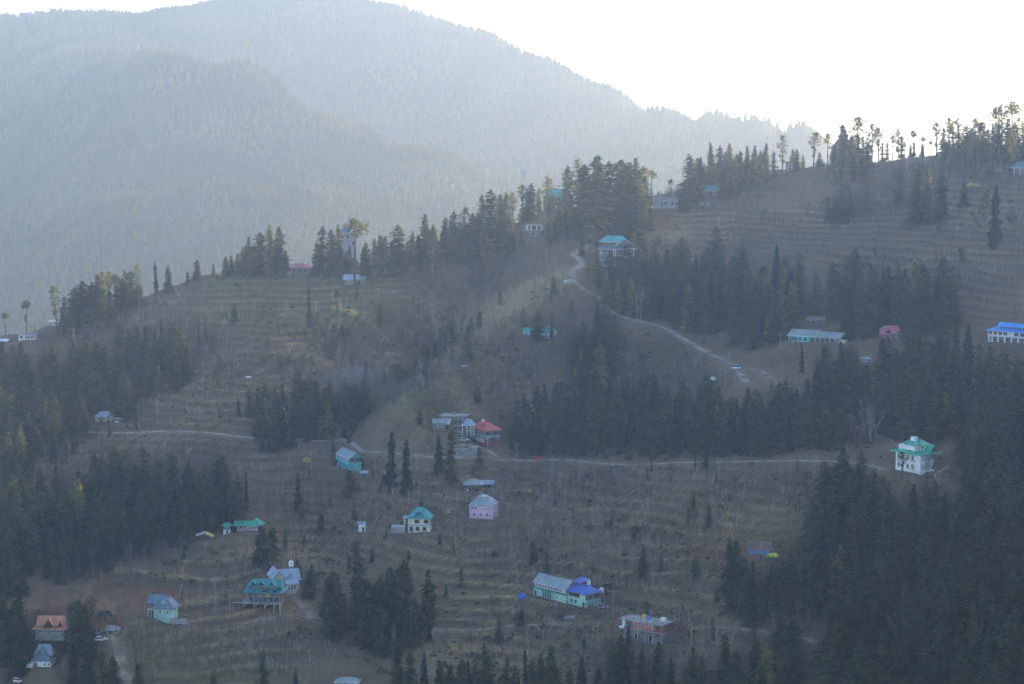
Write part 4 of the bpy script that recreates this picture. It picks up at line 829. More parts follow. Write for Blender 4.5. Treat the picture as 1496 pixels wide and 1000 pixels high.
# ---------------------------------------------------------------- forest on the far mountain (one mass of thousands of crowns)
def spike(n, k, seed):
    """a small far conifer: k ragged stacked skirts"""
    r_ = np.random.default_rng(seed); V, Fc = [], []
    for j in range(k):
        z0 = .08 + .8 * j / k; z1 = min(1.0, z0 + 1.25 / k + .1); rad = (1 - .8 * z0) * .26
        b0 = len(V)
        for i in range(n):
            a = 2 * math.pi * i / n + r_.uniform(-.3, .3) + j; q = rad * r_.uniform(.65, 1.25)
            V.append((q * math.cos(a), q * math.sin(a), z0 + r_.uniform(-.05, .05)))
        V.append((r_.uniform(-.02, .02), r_.uniform(-.02, .02), z1))
        for i in range(n): Fc.append((b0 + i, b0 + (i + 1) % n, b0 + n))
    return np.array(V), np.array(Fc)
def scatter_mesh(name, tmpls, P, hgt, wid, rot, which, mats, mi=None):
    Vs, Fs, Ms = [], [], []; off = 0
    for k, (V, Fc, *fm) in enumerate(tmpls):
        s = np.where(which == k)[0]
        if not len(s): continue
        c, sn = np.cos(rot[s])[:, None], np.sin(rot[s])[:, None]; wdt = (hgt[s] * wid[s])[:, None]
        X = (V[None, :, 0] * c - V[None, :, 1] * sn) * wdt + P[s, 0][:, None]
        Y = (V[None, :, 0] * sn + V[None, :, 1] * c) * wdt + P[s, 1][:, None]
        Zz = V[None, :, 2] * hgt[s][:, None] + P[s, 2][:, None]
        Vs.append(np.stack([X, Y, Zz], 2).reshape(-1, 3)); n = len(V)
        Fs.append((Fc[None] + (off + np.arange(len(s)) * n)[:, None, None]).reshape(-1, Fc.shape[1]))
        if fm: Ms.append(np.tile(fm[0], len(s)))
        off += n * len(s)
    return raw_mesh(name, np.vstack(Vs), Fs, mats, np.concatenate(Ms) if Ms else None)
_x = np.repeat(np.arange(-1450, 1500, 8.8), 1); _y = np.arange(2380, 5750, 8.8)
X, Y = np.meshgrid(_x, _y); X = X + rng.uniform(-4.5, 4.5, X.shape); Y = Y + rng.uniform(-4.5, 4.5, Y.shape)
X, Y = X.ravel(), Y.ravel(); Zf = bilin(FZ, FX0, FY0, FH, X, Y)
fpx, fpy = project(X, Y, Zf); Xr, Yr = X, Y
dens = .86 + .5 * fbm(X / 140, Y / 140, 131, 3)
dens = np.where(fpx > 960, np.minimum(dens, .95 - (fpx - 960) / 260), dens)
ok = (fpx > -60) & (fpx < 1300) & (fpy < 520) & (fpy > -30) & (rng.random(X.size) < dens)
nearcrest = np.interp(fpx, CRX, CRY); ok &= fpy < nearcrest + 30
ok &= (rng.random(X.size) < np.clip((3600 / Y) ** 1.2, 0, 1))
P = np.c_[X, Y, Zf - .6][ok]; n = len(P)
FAR_N = n
hg = rng.uniform(9, 15, n) * np.clip(P[:, 1] / 3600, 1, 1.4) * (1 + .3 * fbm(P[:, 0] / 90, P[:, 1] / 90, 133, 2)); wd_ = rng.uniform(1.0, 1.7, n)
link('mountain_forest', scatter_mesh('mountain_forest', [spike(5, 3, s) for s in range(5)], P, hg, wd_, rng.uniform(0, 6.28, n), rng.integers(0, 5, n), [M['far_needle']]),
     kind='stuff', label='hazy conifer forest covering the far mountain behind the hillside', category='forest')

# ---------------------------------------------------------------- trees: templates (height 1, trunk at the origin)
def fronds(V, Fc, r_, z0, rad, n, droop, clumps=2, phase=0.0, wide=.42, size=1.0, jit=.0):
    for i in range(n):
        z = z0 + r_.uniform(-jit, jit)
        a = 2 * math.pi * i / n + phase + r_.uniform(-.35, .35); L_ = rad * r_.uniform(.55, 1.2); ca, sa = math.cos(a), math.sin(a)
        dz = -droop * L_ * r_.uniform(.5, 1.5) + r_.uniform(-.008, .008); wv = L_ * wide * r_.uniform(.7, 1.3); b = len(V)
        P = lambda u, v, q: (ca * u - sa * v, sa * u + ca * v, z + q)
        V += [P(L_ * .06, 0, .006), P(L_ * .5, wv, dz * .45 - .012), P(L_ * .55, 0, dz * .35 + .008), P(L_ * .5, -wv, dz * .45 - .012), P(L_, 0, dz)]
        Fc += [(b, b + 2, b + 1), (b, b + 3, b + 2), (b + 1, b + 2, b + 4), (b + 2, b + 3, b + 4)]
        for _ in range(clumps):
            u = L_ * r_.uniform(.35, 1.02); v = r_.uniform(-1, 1) * wv * .9; s = size * r_.uniform(.012, .026); q = dz * u / L_ + r_.uniform(-.012, .012); b = len(V)
            t1, t2 = r_.uniform(-1, 1), r_.uniform(-1, 1)
            V += [P(u - s, v - s * t1, q + s * .7), P(u + s * 1.2, v + s * t2, q - s * .4), P(u + s * t1 * .6, v + s * 1.3, q - s * .9), P(u - s * .2, v - s * 1.2, q + s * .3)]
            Fc += [(b, b + 1, b + 2), (b, b + 3, b + 1)]
def puff(V, Fc, r_, c, s, n=5):
    for _ in range(n):
        d = r_.normal(size=3); b = len(V); p = np.array(c) + d * s * .55
        for k in range(4): V.append(tuple(p + r_.normal(size=3) * s * np.array([.62, .62, .4])))
        Fc += [(b, b + 1, b + 2), (b, b + 2, b + 3)]
def conifer(seed, rad=.2, start=.1, tiers=22, nb=8, droop=.35, power=.8, rag=.15, gap=0.0, clumps=2, top=.02, belly=.0):
    r_ = np.random.default_rng(seed); V, Fc = [], []
    for j in range(tiers):
        t = j / (tiers - 1); z = start + (1 - start) * t * .985
        q = rad * max((1 - t) ** power, top * 4) * (1 + rag * r_.uniform(-1.2, 1.0))
        if belly: q *= 1 - belly * (1 - t) ** 3
        if gap and r_.random() < gap and .1 < t < .85: q *= .45
        fronds(V, Fc, r_, z, q, max(4, int(nb * (1 - .45 * t))), droop * (1.1 - .6 * t), clumps, j * 1.3, .46, 1.25, .55 / tiers)
    for _ in range(110):
        t = r_.uniform(0, .97); a = r_.uniform(0, 6.28); q = rad * max((1 - t) ** power, .05) * r_.uniform(.45, 1.05) * (1 - belly * (1 - t) ** 3)
        puff(V, Fc, r_, (q * math.cos(a), q * math.sin(a), start + (1 - start) * t - .2 * q), r_.uniform(.014, .026), 3)
    b = len(V)
    for i in range(4): V.append((.012 * math.cos(i * 1.57), .012 * math.sin(i * 1.57), .95))
    V.append((0, 0, 1.02)); Fc += [(b + i, b + (i + 1) % 4, b + 4) for i in range(4)]
    return np.array(V), np.array(Fc)
def lopped(seed, crown=.35, rad=.09, tufts=5):
    """a pine stripped of its lower boughs: bare pole, side tufts, rounded uneven top"""
    r_ = np.random.default_rng(seed); V, Fc = [], []
    for j in range(64):
        t = r_.uniform(0, 1) ** .85; q = rad * (.35 + .9 * math.sin(math.pi * (.12 + .8 * t)) ** .8) * r_.uniform(.2, 1.1) * (1 if t < .8 else .6); a = r_.uniform(0, 6.28)
        puff(V, Fc, r_, (q * math.cos(a), q * math.sin(a), 1 - crown + crown * t * .97), .032, 5)
    for k in range(tufts):
        z = r_.uniform(.25, 1 - crown); a = r_.uniform(0, 6.28); q = rad * r_.uniform(.1, .5)
        for _ in range(4): puff(V, Fc, r_, (q * math.cos(a), q * math.sin(a), z + r_.uniform(-.02, .02)), .03, 5)
    return np.array(V), np.array(Fc)
def column_tree(seed, rad=.055):
    r_ = np.random.default_rng(seed); V, Fc = [], []
    for j in range(30):
        t = j / 29; q = rad * (1.15 - .75 * t ** 2.2) * r_.uniform(.55, 1.35)
        fronds(V, Fc, r_, .03 + .95 * t, q, 7, .9, 2, j * .9, .7, .55)
    return np.array(V), np.array(Fc)
def trunk_mesh(name, r0=.014, h=.97, lean=0.0, matn='bark'):
    return MB().tube((0, 0, -.05), (lean * .3, 0, h * .5), r0, r0 * .7, 7).tube((lean * .3, 0, h * .5), (lean, 0, h), r0 * .7, r0 * .12, 7).mesh(name, [matn])
def bare(seed, spread=.28, nl=5, twigs=4, r0=.013, split=.3):
    """leafless tree: forked trunk, limbs, twigs"""
    r_ = np.random.default_rng(seed); mb = MB()
    p = Vector((0, 0, -.03)); q = Vector((r_.uniform(-.03, .03), r_.uniform(-.03, .03), split)); mb.tube(p, q, r0, r0 * .8, 4)
    for i in range(nl):
        a = 2 * math.pi * i / nl + r_.uniform(-.5, .5); s = spread * r_.uniform(.3, 1.0); e = Vector((s * math.cos(a), s * math.sin(a), r_.uniform(.7, 1.0)))
        m_ = q.lerp(e, .5) + Vector((s * .25 * math.cos(a), s * .25 * math.sin(a), -.02)); mb.tube(q, m_, r0 * .6, r0 * .42, 3); mb.tube(m_, e, r0 * .42, r0 * .1, 3)
        for k in range(twigs):
            b = m_.lerp(e, r_.uniform(0, .8)); f = b + Vector((r_.uniform(-.13, .13), r_.uniform(-.13, .13), r_.uniform(.03, .18))); mb.tube(b, f, r0 * .3, r0 * .08, 3)
    return mb
def np_tris(mb):
    F = []
    for f in mb.F: F += [(f[0], f[i], f[i + 1]) for i in range(1, len(f) - 1)]
    return np.array(mb.V), np.array(F)

STYLES = {   # adjective: (templates, needle material)
    'slender dark': [conifer(s, .15, .05, 26, 9, .5, .45, .3) for s in (1, 2, 3)],
    'broad dense': [conifer(s, .24, .06, 20, 11, .3, .42, .28) for s in (4, 5, 6)],
    'ragged': [conifer(s, .21, .14, 20, 8, .35, .45, .5, .3) for s in (7, 8, 9)],
    'evenly tapered': [conifer(s, .20, .04, 24, 10, .4, .6, .2) for s in (10, 11, 12)],
    'blunt topped': [conifer(s, .21, .10, 20, 9, .25, .36, .28, .14, belly=.25) for s in (13, 14, 15)],
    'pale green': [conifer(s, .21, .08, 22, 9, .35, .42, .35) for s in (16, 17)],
    'squat bushy': [conifer(s, .44, .02, 15, 12, .25, .45, .25, clumps=3) for s in (18, 19)],
}
SMAT = {'slender dark': 'needle_dark', 'evenly tapered': 'needle_dark', 'pale green': 'needle_pale_sun'}
TM = {}
for a, ts in STYLES.items():
    TM[a] = [(raw_mesh('conifer_crown', V, [Fc], [M[SMAT.get(a, 'needle')]]), trunk_mesh('conifer_trunk')) for V, Fc in ts]
TM['lopped'] = [(raw_mesh('pine_crown', *(lambda v: (v[0], [v[1]]))(lopped(s, c, r_, t)), [M['needle_pine_sun']]), trunk_mesh('pine_trunk', .02, .97)) for s, c, r_, t in ((21, .45, .12, 6), (22, .35, .10, 8), (23, .55, .14, 5), (24, .4, .13, 7), (25, .5, .11, 9))]
TM['tuft'] = [(raw_mesh('pine_crown', *(lambda v: (v[0], [v[1]]))(lopped(s, c, r_, t)), [M['needle_pine_sun']]), trunk_mesh('pine_trunk', .02, .97)) for s, c, r_, t in ((31, .26, .14, 0), (32, .3, .11, 2), (33, .22, .12, 3))]
TM['column'] = [(raw_mesh('column_crown', *(lambda v: (v[0], [v[1]]))(column_tree(s, r_)), [M['needle_dark']]), trunk_mesh('column_trunk')) for s, r_ in ((41, .07), (42, .055), (43, .085), (44, .06))]

def place_tree(name, px, py, hpx, key, category, label, group, mx=1.0, loc=None):
    g = ground([px], [py])[0] if loc is None else loc
    k = g[1] / F_PX; hgt = hpx * k
    cr, tr = TM[key][random.randrange(len(TM[key]))]
    o = link(name, None, None, (g[0], g[1], g[2] - .25), random.uniform(0, 6.28), label=label, category=category, group=group)
    o.rotation_euler = (random.gauss(0, .035), random.gauss(0, .035), random.uniform(0, 6.28)); u = random.uniform(.85, 1.15); o.scale = (hgt * mx * u, hgt * mx / u, hgt)
    link('trunk', tr, o); link('crown', cr, o)
    return o

# listed trees: px of the foot, py of the foot, py of the top, kind
LISTED = """1009,302,226,C 1022,296,232,C 1040,266,208,C 1052,270,214,C 1066,266,210,C 1078,272,222,C 1093,262,214,P 1103,262,212,C 1117,262,210,P 1130,258,222,C 1143,250,198,L 1158,246,216,P 1164,250,217,C 1173,246,225,C
1188,248,194,L 1197,246,222,C 1209,243,196,T 1229,248,183,B 1237,246,190,C 1251,240,170,L 1260,242,198,C 1274,232,176,L 1284,230,179,L 1289,234,205,C 1304,228,191,T 1312,226,180,L 1322,226,202,T 1335,224,185,T 1335,228,206,C 1350,223,194,T 1359,222,200,T 1368,224,176,L 1386,228,172,L 1393,230,182,C 1402,230,172,L 1411,230,184,C 1425,226,174,T 1437,226,178,L 1443,228,190,C 1452,226,158,L 1464,226,151,L 1478,224,150,T 1487,224,172,L 1494,224,178,C 1216,246,212,T 1243,244,206,C 1296,232,204,C 1317,230,196,C 1330,228,208,C 1347,226,206,C 1378,228,186,C 1419,228,188,C 1432,228,180,C 1458,226,184,C 1471,226,176,C 1482,226,182,C
1232,322,268,Q 1312,304,246,C 1337,334,243,C 1352,324,250,P 1375,322,250,C 1408,302,265,C 1452,362,268,N 1083,306,281,P 1105,313,291,P 1047,420,330,C 1000,310,262,C
706,356,290,C 716,354,283,C 728,356,285,P 740,350,282,C 750,346,281,L 763,326,270,L 772,322,268,C 787,306,273,C 803,334,257,L 830,326,244,P 845,322,231,L 858,350,240,C 872,352,229,P 885,352,236,C 897,350,234,C 913,350,239,C 921,354,248,C 938,312,244,T 952,294,249,T 980,290,262,T 862,352,258,P 850,372,332,C
582,399,330,C 600,398,346,C 612,392,345,C 621,392,316,C 633,388,330,C 648,378,318,C 662,376,309,C 678,374,305,L 691,374,315,C 557,399,344,C
365,404,346,C 378,403,341,C 395,402,331,C 409,402,332,C 468,404,331,C 485,404,335,P 496,404,330,C 518,418,320,T 535,404,354,C 548,402,349,C 330,404,374,C 338,404,372,C 348,404,369,P 288,408,379,C 274,416,396,C 229,432,380,N 246,428,387,C 312,404,384,C
8,490,456,T 39,486,438,T 83,480,417,L 92,482,432,C 110,484,420,C 122,482,411,C 130,482,413,C 136,482,414,C 144,478,401,C 149,472,397,L 159,454,395,L 170,453,401,T 181,448,394,L 191,448,396,C 201,440,385,L
452,478,417,N 237,513,465,N 249,510,467,N 292,512,459,N 571,718,630,N 593,726,643,N 435,750,691,N 360,748,689,N 200,628,577,N 160,640,608,N 878,562,474,N 786,496,455,Q 806,502,461,N 642,694,634,C 658,708,630,C 383,830,767,C 398,824,771,C 451,874,824,B 117,958,878,B 127,966,886,C 134,930,871,L 20,956,900,C 30,960,908,C
108,1004,928,C 128,1012,944,C 150,1014,948,C 166,1016,957,C 708,1014,938,C 768,1010,948,N 741,1016,960,C 790,1014,957,C 806,1012,960,N 850,1012,955,C 892,1004,938,C 620,1004,953,C 600,1014,948,C 580,996,938,C 385,1004,948,C 202,1014,964,C 312,1018,982,C 432,1016,978,C
918,962,912,C 961,938,906,C 908,992,928,C 936,1000,945,C 1003,842,803,L 940,834,796,C 966,838,812,C 1075,884,788,C 1064,872,798,C 1317,706,664,L 1120,900,840,C 1142,960,880,C 1160,1000,905,C 1105,1000,930,C 1075,1010,950,C 1215,1000,900,C 1240,930,850,C 1186,800,742,C 1206,790,738,C 1015,686,660,N 952,690,668,N 1165,690,668,N 930,790,765,Q 912,426,360,Q 893,420,366,Q 926,418,370,Q 872,404,352,C 930,420,372,C 700,480,455,B 700,690,655,C 1087,880,820,C 1140,640,560,C 1172,545,500,N"""
CS = ['slender dark', 'broad dense', 'ragged', 'evenly tapered', 'blunt topped', 'ragged', 'blunt topped', 'broad dense']
TREES = []                                              # px, py, height px, key, kind
for tok in LISTED.split():
    a, b, c, k = tok.split(','); a, b, c = int(a), int(b), int(c)
    if k == 'C' and b < 408 and b < np.interp(a, CRX, CRY) + 45 and a < 1190 and random.random() < .4: k = 'P'  # some crest conifers swap to pale crowns that paint in sunlight
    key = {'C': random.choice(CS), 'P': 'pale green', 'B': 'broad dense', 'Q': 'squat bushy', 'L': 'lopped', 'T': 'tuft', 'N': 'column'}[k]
    TREES.append([a, b, b - c, key, True])
WOODS = [
    ([(1512, 560), (1740, 500), (1760, 1075), (1515, 1075)], 170, (80, 130), 13), ([(1505, 240), (1740, 215), (1740, 480), (1512, 520)], 50, (30, 70), 14),
    ([(150, 500), (420, 420), (800, 400), (1000, 320), (1450, 260), (1450, 480), (1000, 560), (1100, 780), (1180, 950), (700, 960), (420, 880), (200, 830), (380, 700), (300, 600)], 85, (16, 40), 26),  # outline of the tree feet, count, height px, spacing px
    ([(0, 545), (120, 540), (250, 522), (290, 555), (210, 600), (140, 650), (60, 690), (0, 720)], 95, (46, 76), 9),
    ([(0, 745), (80, 735), (180, 730), (350, 735), (352, 775), (300, 792), (160, 835), (0, 885)], 105, (58, 92), 10),
    ([(352, 602), (420, 590), (540, 602), (530, 640), (440, 650), (380, 668)], 44, (42, 66), 8),
    ([(742, 655), (800, 612), (900, 600), (1050, 605), (1180, 620), (1240, 660), (1100, 670), (760, 668)], 150, (46, 76), 8),
    ([(880, 440), (960, 420), (1080, 415), (1220, 440), (1300, 430), (1390, 440), (1395, 480), (1330, 500), (1230, 500), (1090, 515), (1000, 478), (900, 458)], 105, (50, 84), 9),
    ([(835, 520), (880, 500), (900, 520), (880, 600), (840, 610)], 20, (50, 80), 8),
    ([(1180, 560), (1260, 530), (1420, 540), (1500, 560), (1500, 720), (1400, 700), (1385, 650), (1270, 640), (1200, 625)], 95, (62, 98), 10),
    ([(1175, 800), (1240, 745), (1390, 725), (1500, 720), (1500, 1075), (1260, 1075), (1215, 960), (1210, 900)], 150, (72, 128), 13),
    ([(1085, 970), (1160, 960), (1190, 1070), (1090, 1070)], 7, (60, 100), 11),
    ([(468, 892), (540, 880), (630, 902), (640, 940), (560, 962), (480, 935)], 34, (58, 90), 9),
    ([(560, 1005), (1080, 992), (1090, 1065), (560, 1075)], 44, (48, 84), 11),
    ([(560, 400), (690, 388), (705, 356), (640, 374)], 26, (36, 62), 7),
    ([(850, 350), (930, 346), (980, 312), (935, 304), (860, 318)], 26, (50, 88), 7),
    ([(1010, 302), (1150, 264), (1165, 253), (1010, 277)], 34, (34, 58), 6),
    ([(340, 405), (560, 402), (560, 396), (340, 400)], 22, (28, 52), 7),
    ([(1372, 236), (1500, 224), (1500, 246), (1380, 250)], 30, (30, 56), 7),
    ([(1212, 248), (1268, 243), (1268, 266), (1212, 270)], 14, (38, 60), 7),
    ([(0, 915), (50, 930), (28, 1000), (0, 1000)], 9, (50, 80), 10),
    ([(700, 358), (780, 345), (850, 330), (850, 350), (760, 372), (700, 380)], 20, (30, 55), 8),
    ([(98, 484), (205, 444), (205, 452), (105, 492)], 16, (36, 66), 6),
    ([(1060, 880), (1120, 860), (1180, 830), (1200, 900), (1100, 930)], 14, (55, 90), 12),
    ([(560, 560), (600, 535), (640, 500), (690, 490), (700, 520), (620, 560), (580, 590)], 14, (22, 40), 9),
    ([(860, 400), (960, 385), (975, 425), (880, 432)], 16, (36, 58), 8),
]
SITE_XY = np.array([[SLOC[k][0][0], SLOC[k][0][1] + SITES[k][3] * SLOC[k][1] / 2, max(SITES[k][2], SITES[k][3]) * SLOC[k][1] / 2 + 2] for k in SITES])
def clear_sites(P): return (np.hypot(P[:, None, 0] - SITE_XY[None, :, 0], P[:, None, 1] - SITE_XY[None, :, 1]) > SITE_XY[None, :, 2]).all(1)
SBOX = np.array([[s[0], s[1], s[2] / 2 + 4, s[2] * .55 + 8] for s in SITES.values()])
SBOX[list(SITES).index('white'), 2] += 26
def hides_site(px, py, h):
    """True where a tree of this height would stand in front of a building that the photo shows"""
    return bool(((np.abs(px - SBOX[:, 0]) < SBOX[:, 2] + h * .12) & (py > SBOX[:, 1] - 2) & (py - h < SBOX[:, 1] - 4)).any())
for poly, n, (h0, h1), sp in WOODS:
    h0, h1, sp, n = h0 * .8, h1 * .9, sp * .78, int(n * 1.45)
    xs, ys = [p[0] for p in poly], [p[1] for p in poly]; got = []
    n = int(n * 1.2)
    for _ in range(n * 40):
        x, y = rng.uniform(min(xs), max(xs)), rng.uniform(min(ys), max(ys))
        if not in_poly(np.array([x]), np.array([y]), poly)[0]: continue
        if any((x - a) ** 2 + ((y - b) * 1.8) ** 2 < sp * sp for a, b in got): continue
        h_ = rng.uniform(h0, h1) * (1 if rng.random() < .7 else rng.uniform(.4, .8))
        if hides_site(x, y, h_): continue
        got.append((x, y)); key = CS[rng.integers(len(CS))] if rng.random() < ((.98 if x < 400 or y > 600 else .93) if y > 410 else .62) else 'pale green'  # pale crowns gather on the crest, sunlight painted into their colour
        TREES.append([x, y, h_, key, False])
        if len(got) >= n: break
locs = ground([t[0] for t in TREES], [t[1] for t in TREES])
okl = clear_sites(locs)
for t, g, o_ in zip(TREES, locs, okl): t.append(g); t.append(o_)
TREES = [t for t in TREES if t[6] or t[4]]
CON = [t for t in TREES if t[3] not in ('lopped', 'tuft', 'column')]
rank = sorted(CON, key=lambda t: 0 if t[0] > 1505 else -(t[2] * (1.25 if t[4] else 1.0) * min(1, (1040 - t[1]) / max(t[2], 1) + 0) if t[1] > 1000 else t[2] * (1.6 if t[4] else 1.0)))
IND = rank[:298]; REST = rank[298:]
OTHER = [t for t in TREES if t[3] in ('lopped', 'tuft', 'column')]

def ordinal(n): return ['first', 'second', 'third', 'fourth', 'fifth', 'sixth', 'seventh', 'eighth', 'ninth', 'tenth', 'eleventh', 'twelfth'][n - 1] if n <= 12 else str(n) + ('th' if 10 < n % 100 < 14 else {1: 'st', 2: 'nd', 3: 'rd'}.get(n % 10, 'th'))
def name_all(items, adj, noun, plural):
    """labels that single out: look, then the nearest building, then the place in the row"""
    B = {}
    for it in items:
        px, py = it[0], it[1] - it[2] * .5; best = None
        for nm, lx, ly, lw in LANDMARKS:
            d = math.hypot(px - lx, (py - ly) * 1.2)
            if best is None or d < best[0]: best = (d, nm, px - lx, py - ly)
        d, nm, dx, dy = best
        rel = ('right of' if dx > 0 else 'left of') if abs(dx) > abs(dy) * 1.1 else ('below' if dy > 0 else 'above')
        if d < 55: rel = 'just ' + rel
        elif d > 150: rel = 'far ' + rel
        B.setdefault((adj(it), rel, nm), []).append(it)
    for (a, rel, nm), L_ in B.items():
        L_.sort(key=lambda t: t[0])
        for i, it in enumerate(L_): it.append(f'{a} {noun} {rel} {nm}' if len(L_) == 1 else f'{ordinal(i + 1)} from left of {a} {plural} {rel} {nm}')
def size_word(t, lo, hi): return 'tall' if t[2] > hi else 'short' if t[2] < lo else 'middling'
name_all(IND, lambda t: size_word(t, 58, 88) + ' ' + t[3], 'conifer', 'conifers')
name_all([t for t in OTHER if t[3] != 'column'], lambda t: ('bare poled tuft topped' if t[3] == 'tuft' else 'lopped thin'), 'pine', 'pines')
name_all([t for t in OTHER if t[3] == 'column'], lambda t: 'narrow columnar', 'conifer', 'conifers')
for t in IND: place_tree('conifer_tree', t[0], t[1], t[2], t[3], 'conifer', t[7], 'conifers on the hillside', random.uniform(.8, 1.35), t[5])
for t in OTHER:
    if t[3] == 'column': place_tree('columnar_conifer', t[0], t[1], t[2], 'column', 'cypress', t[7], 'narrow conifers standing alone', 1.0, t[5])
    else: place_tree('lopped_pine', t[0], t[1], t[2], t[3], 'pine', t[7], 'lopped pines along the ridges', 1.0, t[5])
# the remaining, smaller trees of the woods as one mass, same crowns
tl = []
for a in ('slender dark', 'broad dense', 'ragged', 'evenly tapered', 'blunt topped', 'pale green', 'squat bushy'):
    for V_, F_ in STYLES[a][:2]: tl.append((a, V_, F_))
mats_ = ['needle', 'needle_dark', 'needle_pale_sun', 'bark']
tv, tf = np_tris(MB().tube((0, 0, -.05), (0, 0, .9), .014, .003, 5))
tmpl = []
for a, V_, F_ in tl:
    mi = {'needle_dark': 1, 'needle_pale_sun': 2}.get(SMAT.get(a), 0)
    tmpl.append((np.vstack([V_, tv]), np.vstack([F_, tf + len(V_)]), np.r_[np.full(len(F_), mi), np.full(len(tf), 3)]))
idx = {}
for i, (a, _, _) in enumerate(tl): idx.setdefault(a, []).append(i)
P = np.array([t[5] for t in REST]); hg = np.array([t[2] * t[5][1] / F_PX for t in REST]); n = len(REST)
link('woods', scatter_mesh('woods', tmpl, P - [0, 0, .25], hg, rng.uniform(.8, 1.35, n), rng.uniform(0, 6.28, n), np.array([random.choice(idx[t[3]]) for t in REST]), [M[m] for m in mats_]),
     kind='stuff', label='smaller conifers filling the dark woods behind the larger trees', category='woods')

# ---- leafless orchard trees, scrub
ORCH = [([(1270, 250), (1380, 233), (1496, 228), (1496, 262), (1270, 268)], 420, (11, 19)), ([(930, 296), (1000, 288), (1000, 300), (930, 306)], 60, (14, 22)), ([(60, 490), (205, 445), (300, 440), (330, 560), (230, 520), (100, 505)], 500, (12, 22)), ([(0, 500), (210, 440), (430, 402), (690, 395), (830, 385), (840, 420), (640, 560), (560, 590), (330, 560), (280, 520)], 1900, (9, 20)),
        ([(60, 640), (640, 660), (740, 690), (760, 740), (640, 800), (480, 830), (360, 740), (60, 700)], 1150, (11, 24)),
        ([(750, 680), (1240, 690), (1190, 780), (1060, 800), (1080, 880), (700, 860), (640, 800)], 1400, (12, 26)),
        ([(560, 590), (720, 480), (840, 430), (850, 500), (790, 560), (740, 600), (620, 620)], 700, (9, 20)),
        ([(150, 790), (330, 780), (480, 830), (460, 880), (420, 1000), (180, 1000), (40, 900)], 900, (13, 28)),
        ([(620, 900), (880, 880), (1080, 920), (1080, 1000), (640, 1000)], 600, (13, 28)),
        ([(1000, 300), (1200, 262), (1496, 240), (1496, 470), (1400, 440), (1300, 400), (1180, 380), (1000, 360)], 1000, (9, 18)),
        ([(900, 500), (1040, 530), (1080, 590), (900, 600)], 160, (10, 20)), ([(1060, 820), (1180, 830), (1200, 960), (1080, 960)], 150, (14, 30)),
        ([(1230, 590), (1330, 590), (1340, 650), (1240, 650)], 110, (14, 34)), ([(620, 430), (760, 360), (830, 330), (830, 380), (700, 430)], 220, (9, 20)),
        ([(100, 600), (340, 560), (380, 640), (110, 640)], 260, (10, 20))]
LRX, LRY = [p_[0] for p_ in ROADS[2][2]], [p_[1] for p_ in ROADS[2][2]]
BT = []
for poly, n, (h0, h1) in ORCH:
    xs, ys = [p[0] for p in poly], [p[1] for p in poly]; n = int(n * 1.35)
    x, y = rng.uniform(min(xs), max(xs), n * 4), rng.uniform(min(ys), max(ys), n * 4)
    k = in_poly(x, y, poly); x, y = x[k][:n], y[k][:n]; y = np.round(y / 7) * 7 + rng.normal(0, 1.6, len(y))
    g = ground(x, y); c = clear_sites(g) & (H(g[:, 0], g[:, 1], ROADMASK) < .3)
    for a, b, q, o_ in zip(x, y, g, c):
        h_ = rng.uniform(h0, h1)
        ry = np.interp(a, LRX, LRY); clash = b - h_ < ry + 1 and b > ry and rng.random() < .85
        if o_ and not clash and not hides_site(a, b, h_ * .8): BT.append([a, b, h_, 'bare', False, q, rng.random() < .15])
for a, b, c in ((632, 408, 352), (632, 480, 425), (690, 470, 418), (717, 470, 412), (930, 472, 420), (936, 470, 415), (1280, 640, 585), (1262, 640, 580), (1272, 650, 600), (895, 690, 650), (230, 620, 580), (425, 620, 580), (610, 690, 655), (1500 - 40, 560, 505), (240, 690, 650), (1060, 560, 510)):
    BT.append([a, b, b - c, 'bare', True, ground([a], [b])[0], True])
BT.sort(key=lambda t: -t[2])
BI, BR = BT[:290], BT[290:]
bsp = [dict(spread=.22, nl=6, twigs=5), dict(spread=.3, nl=7, twigs=5, split=.22), dict(spread=.12, nl=5, twigs=6, split=.4), dict(spread=.34, nl=6, twigs=4, split=.25), dict(spread=.08, nl=4, twigs=6, split=.5), dict(spread=.2, nl=5, twigs=6)]
bmb = [bare(60 + i, **k) for i, k in enumerate(bsp)]
bms = [[b_.mesh('bare_tree', [m_]) for b_ in bmb] for m_ in ('twig', 'pale_bark')]
name_all(BI, lambda t: ('pale barked' if t[6] else 'grey') + ' ' + ('tall' if t[2] > 26 else 'low'), 'leafless tree', 'leafless trees')
for t in BI:
    hgt = t[2] * t[5][1] / F_PX
    o = link('leafless_tree', bms[int(t[6])][random.randrange(6)], None, (t[5][0], t[5][1], t[5][2] - .1), random.uniform(0, 6.28), label=t[7], category='leafless tree', group='leafless trees on the terraces')
    o.scale = (hgt, hgt, hgt)
bt = []
for b_ in bmb:
    v_, f_ = np_tris(b_)
    for mi in (0, 1): bt.append((v_, f_, np.full(len(f_), mi)))
P = np.array([t[5] for t in BR]); n = len(BR); hg = np.array([t[2] * t[5][1] / F_PX for t in BR])
link('orchard', scatter_mesh('orchard', bt, P - [0, 0, .1], hg, rng.uniform(.8, 1.3, n), rng.uniform(0, 6.28, n), rng.integers(0, 6, n) * 2 + np.array([int(t[6]) for t in BR]), [M['twig'], M['pale_bark']]),
     kind='stuff', label='thousands of small leafless fruit trees standing along the terraces', category='orchard')
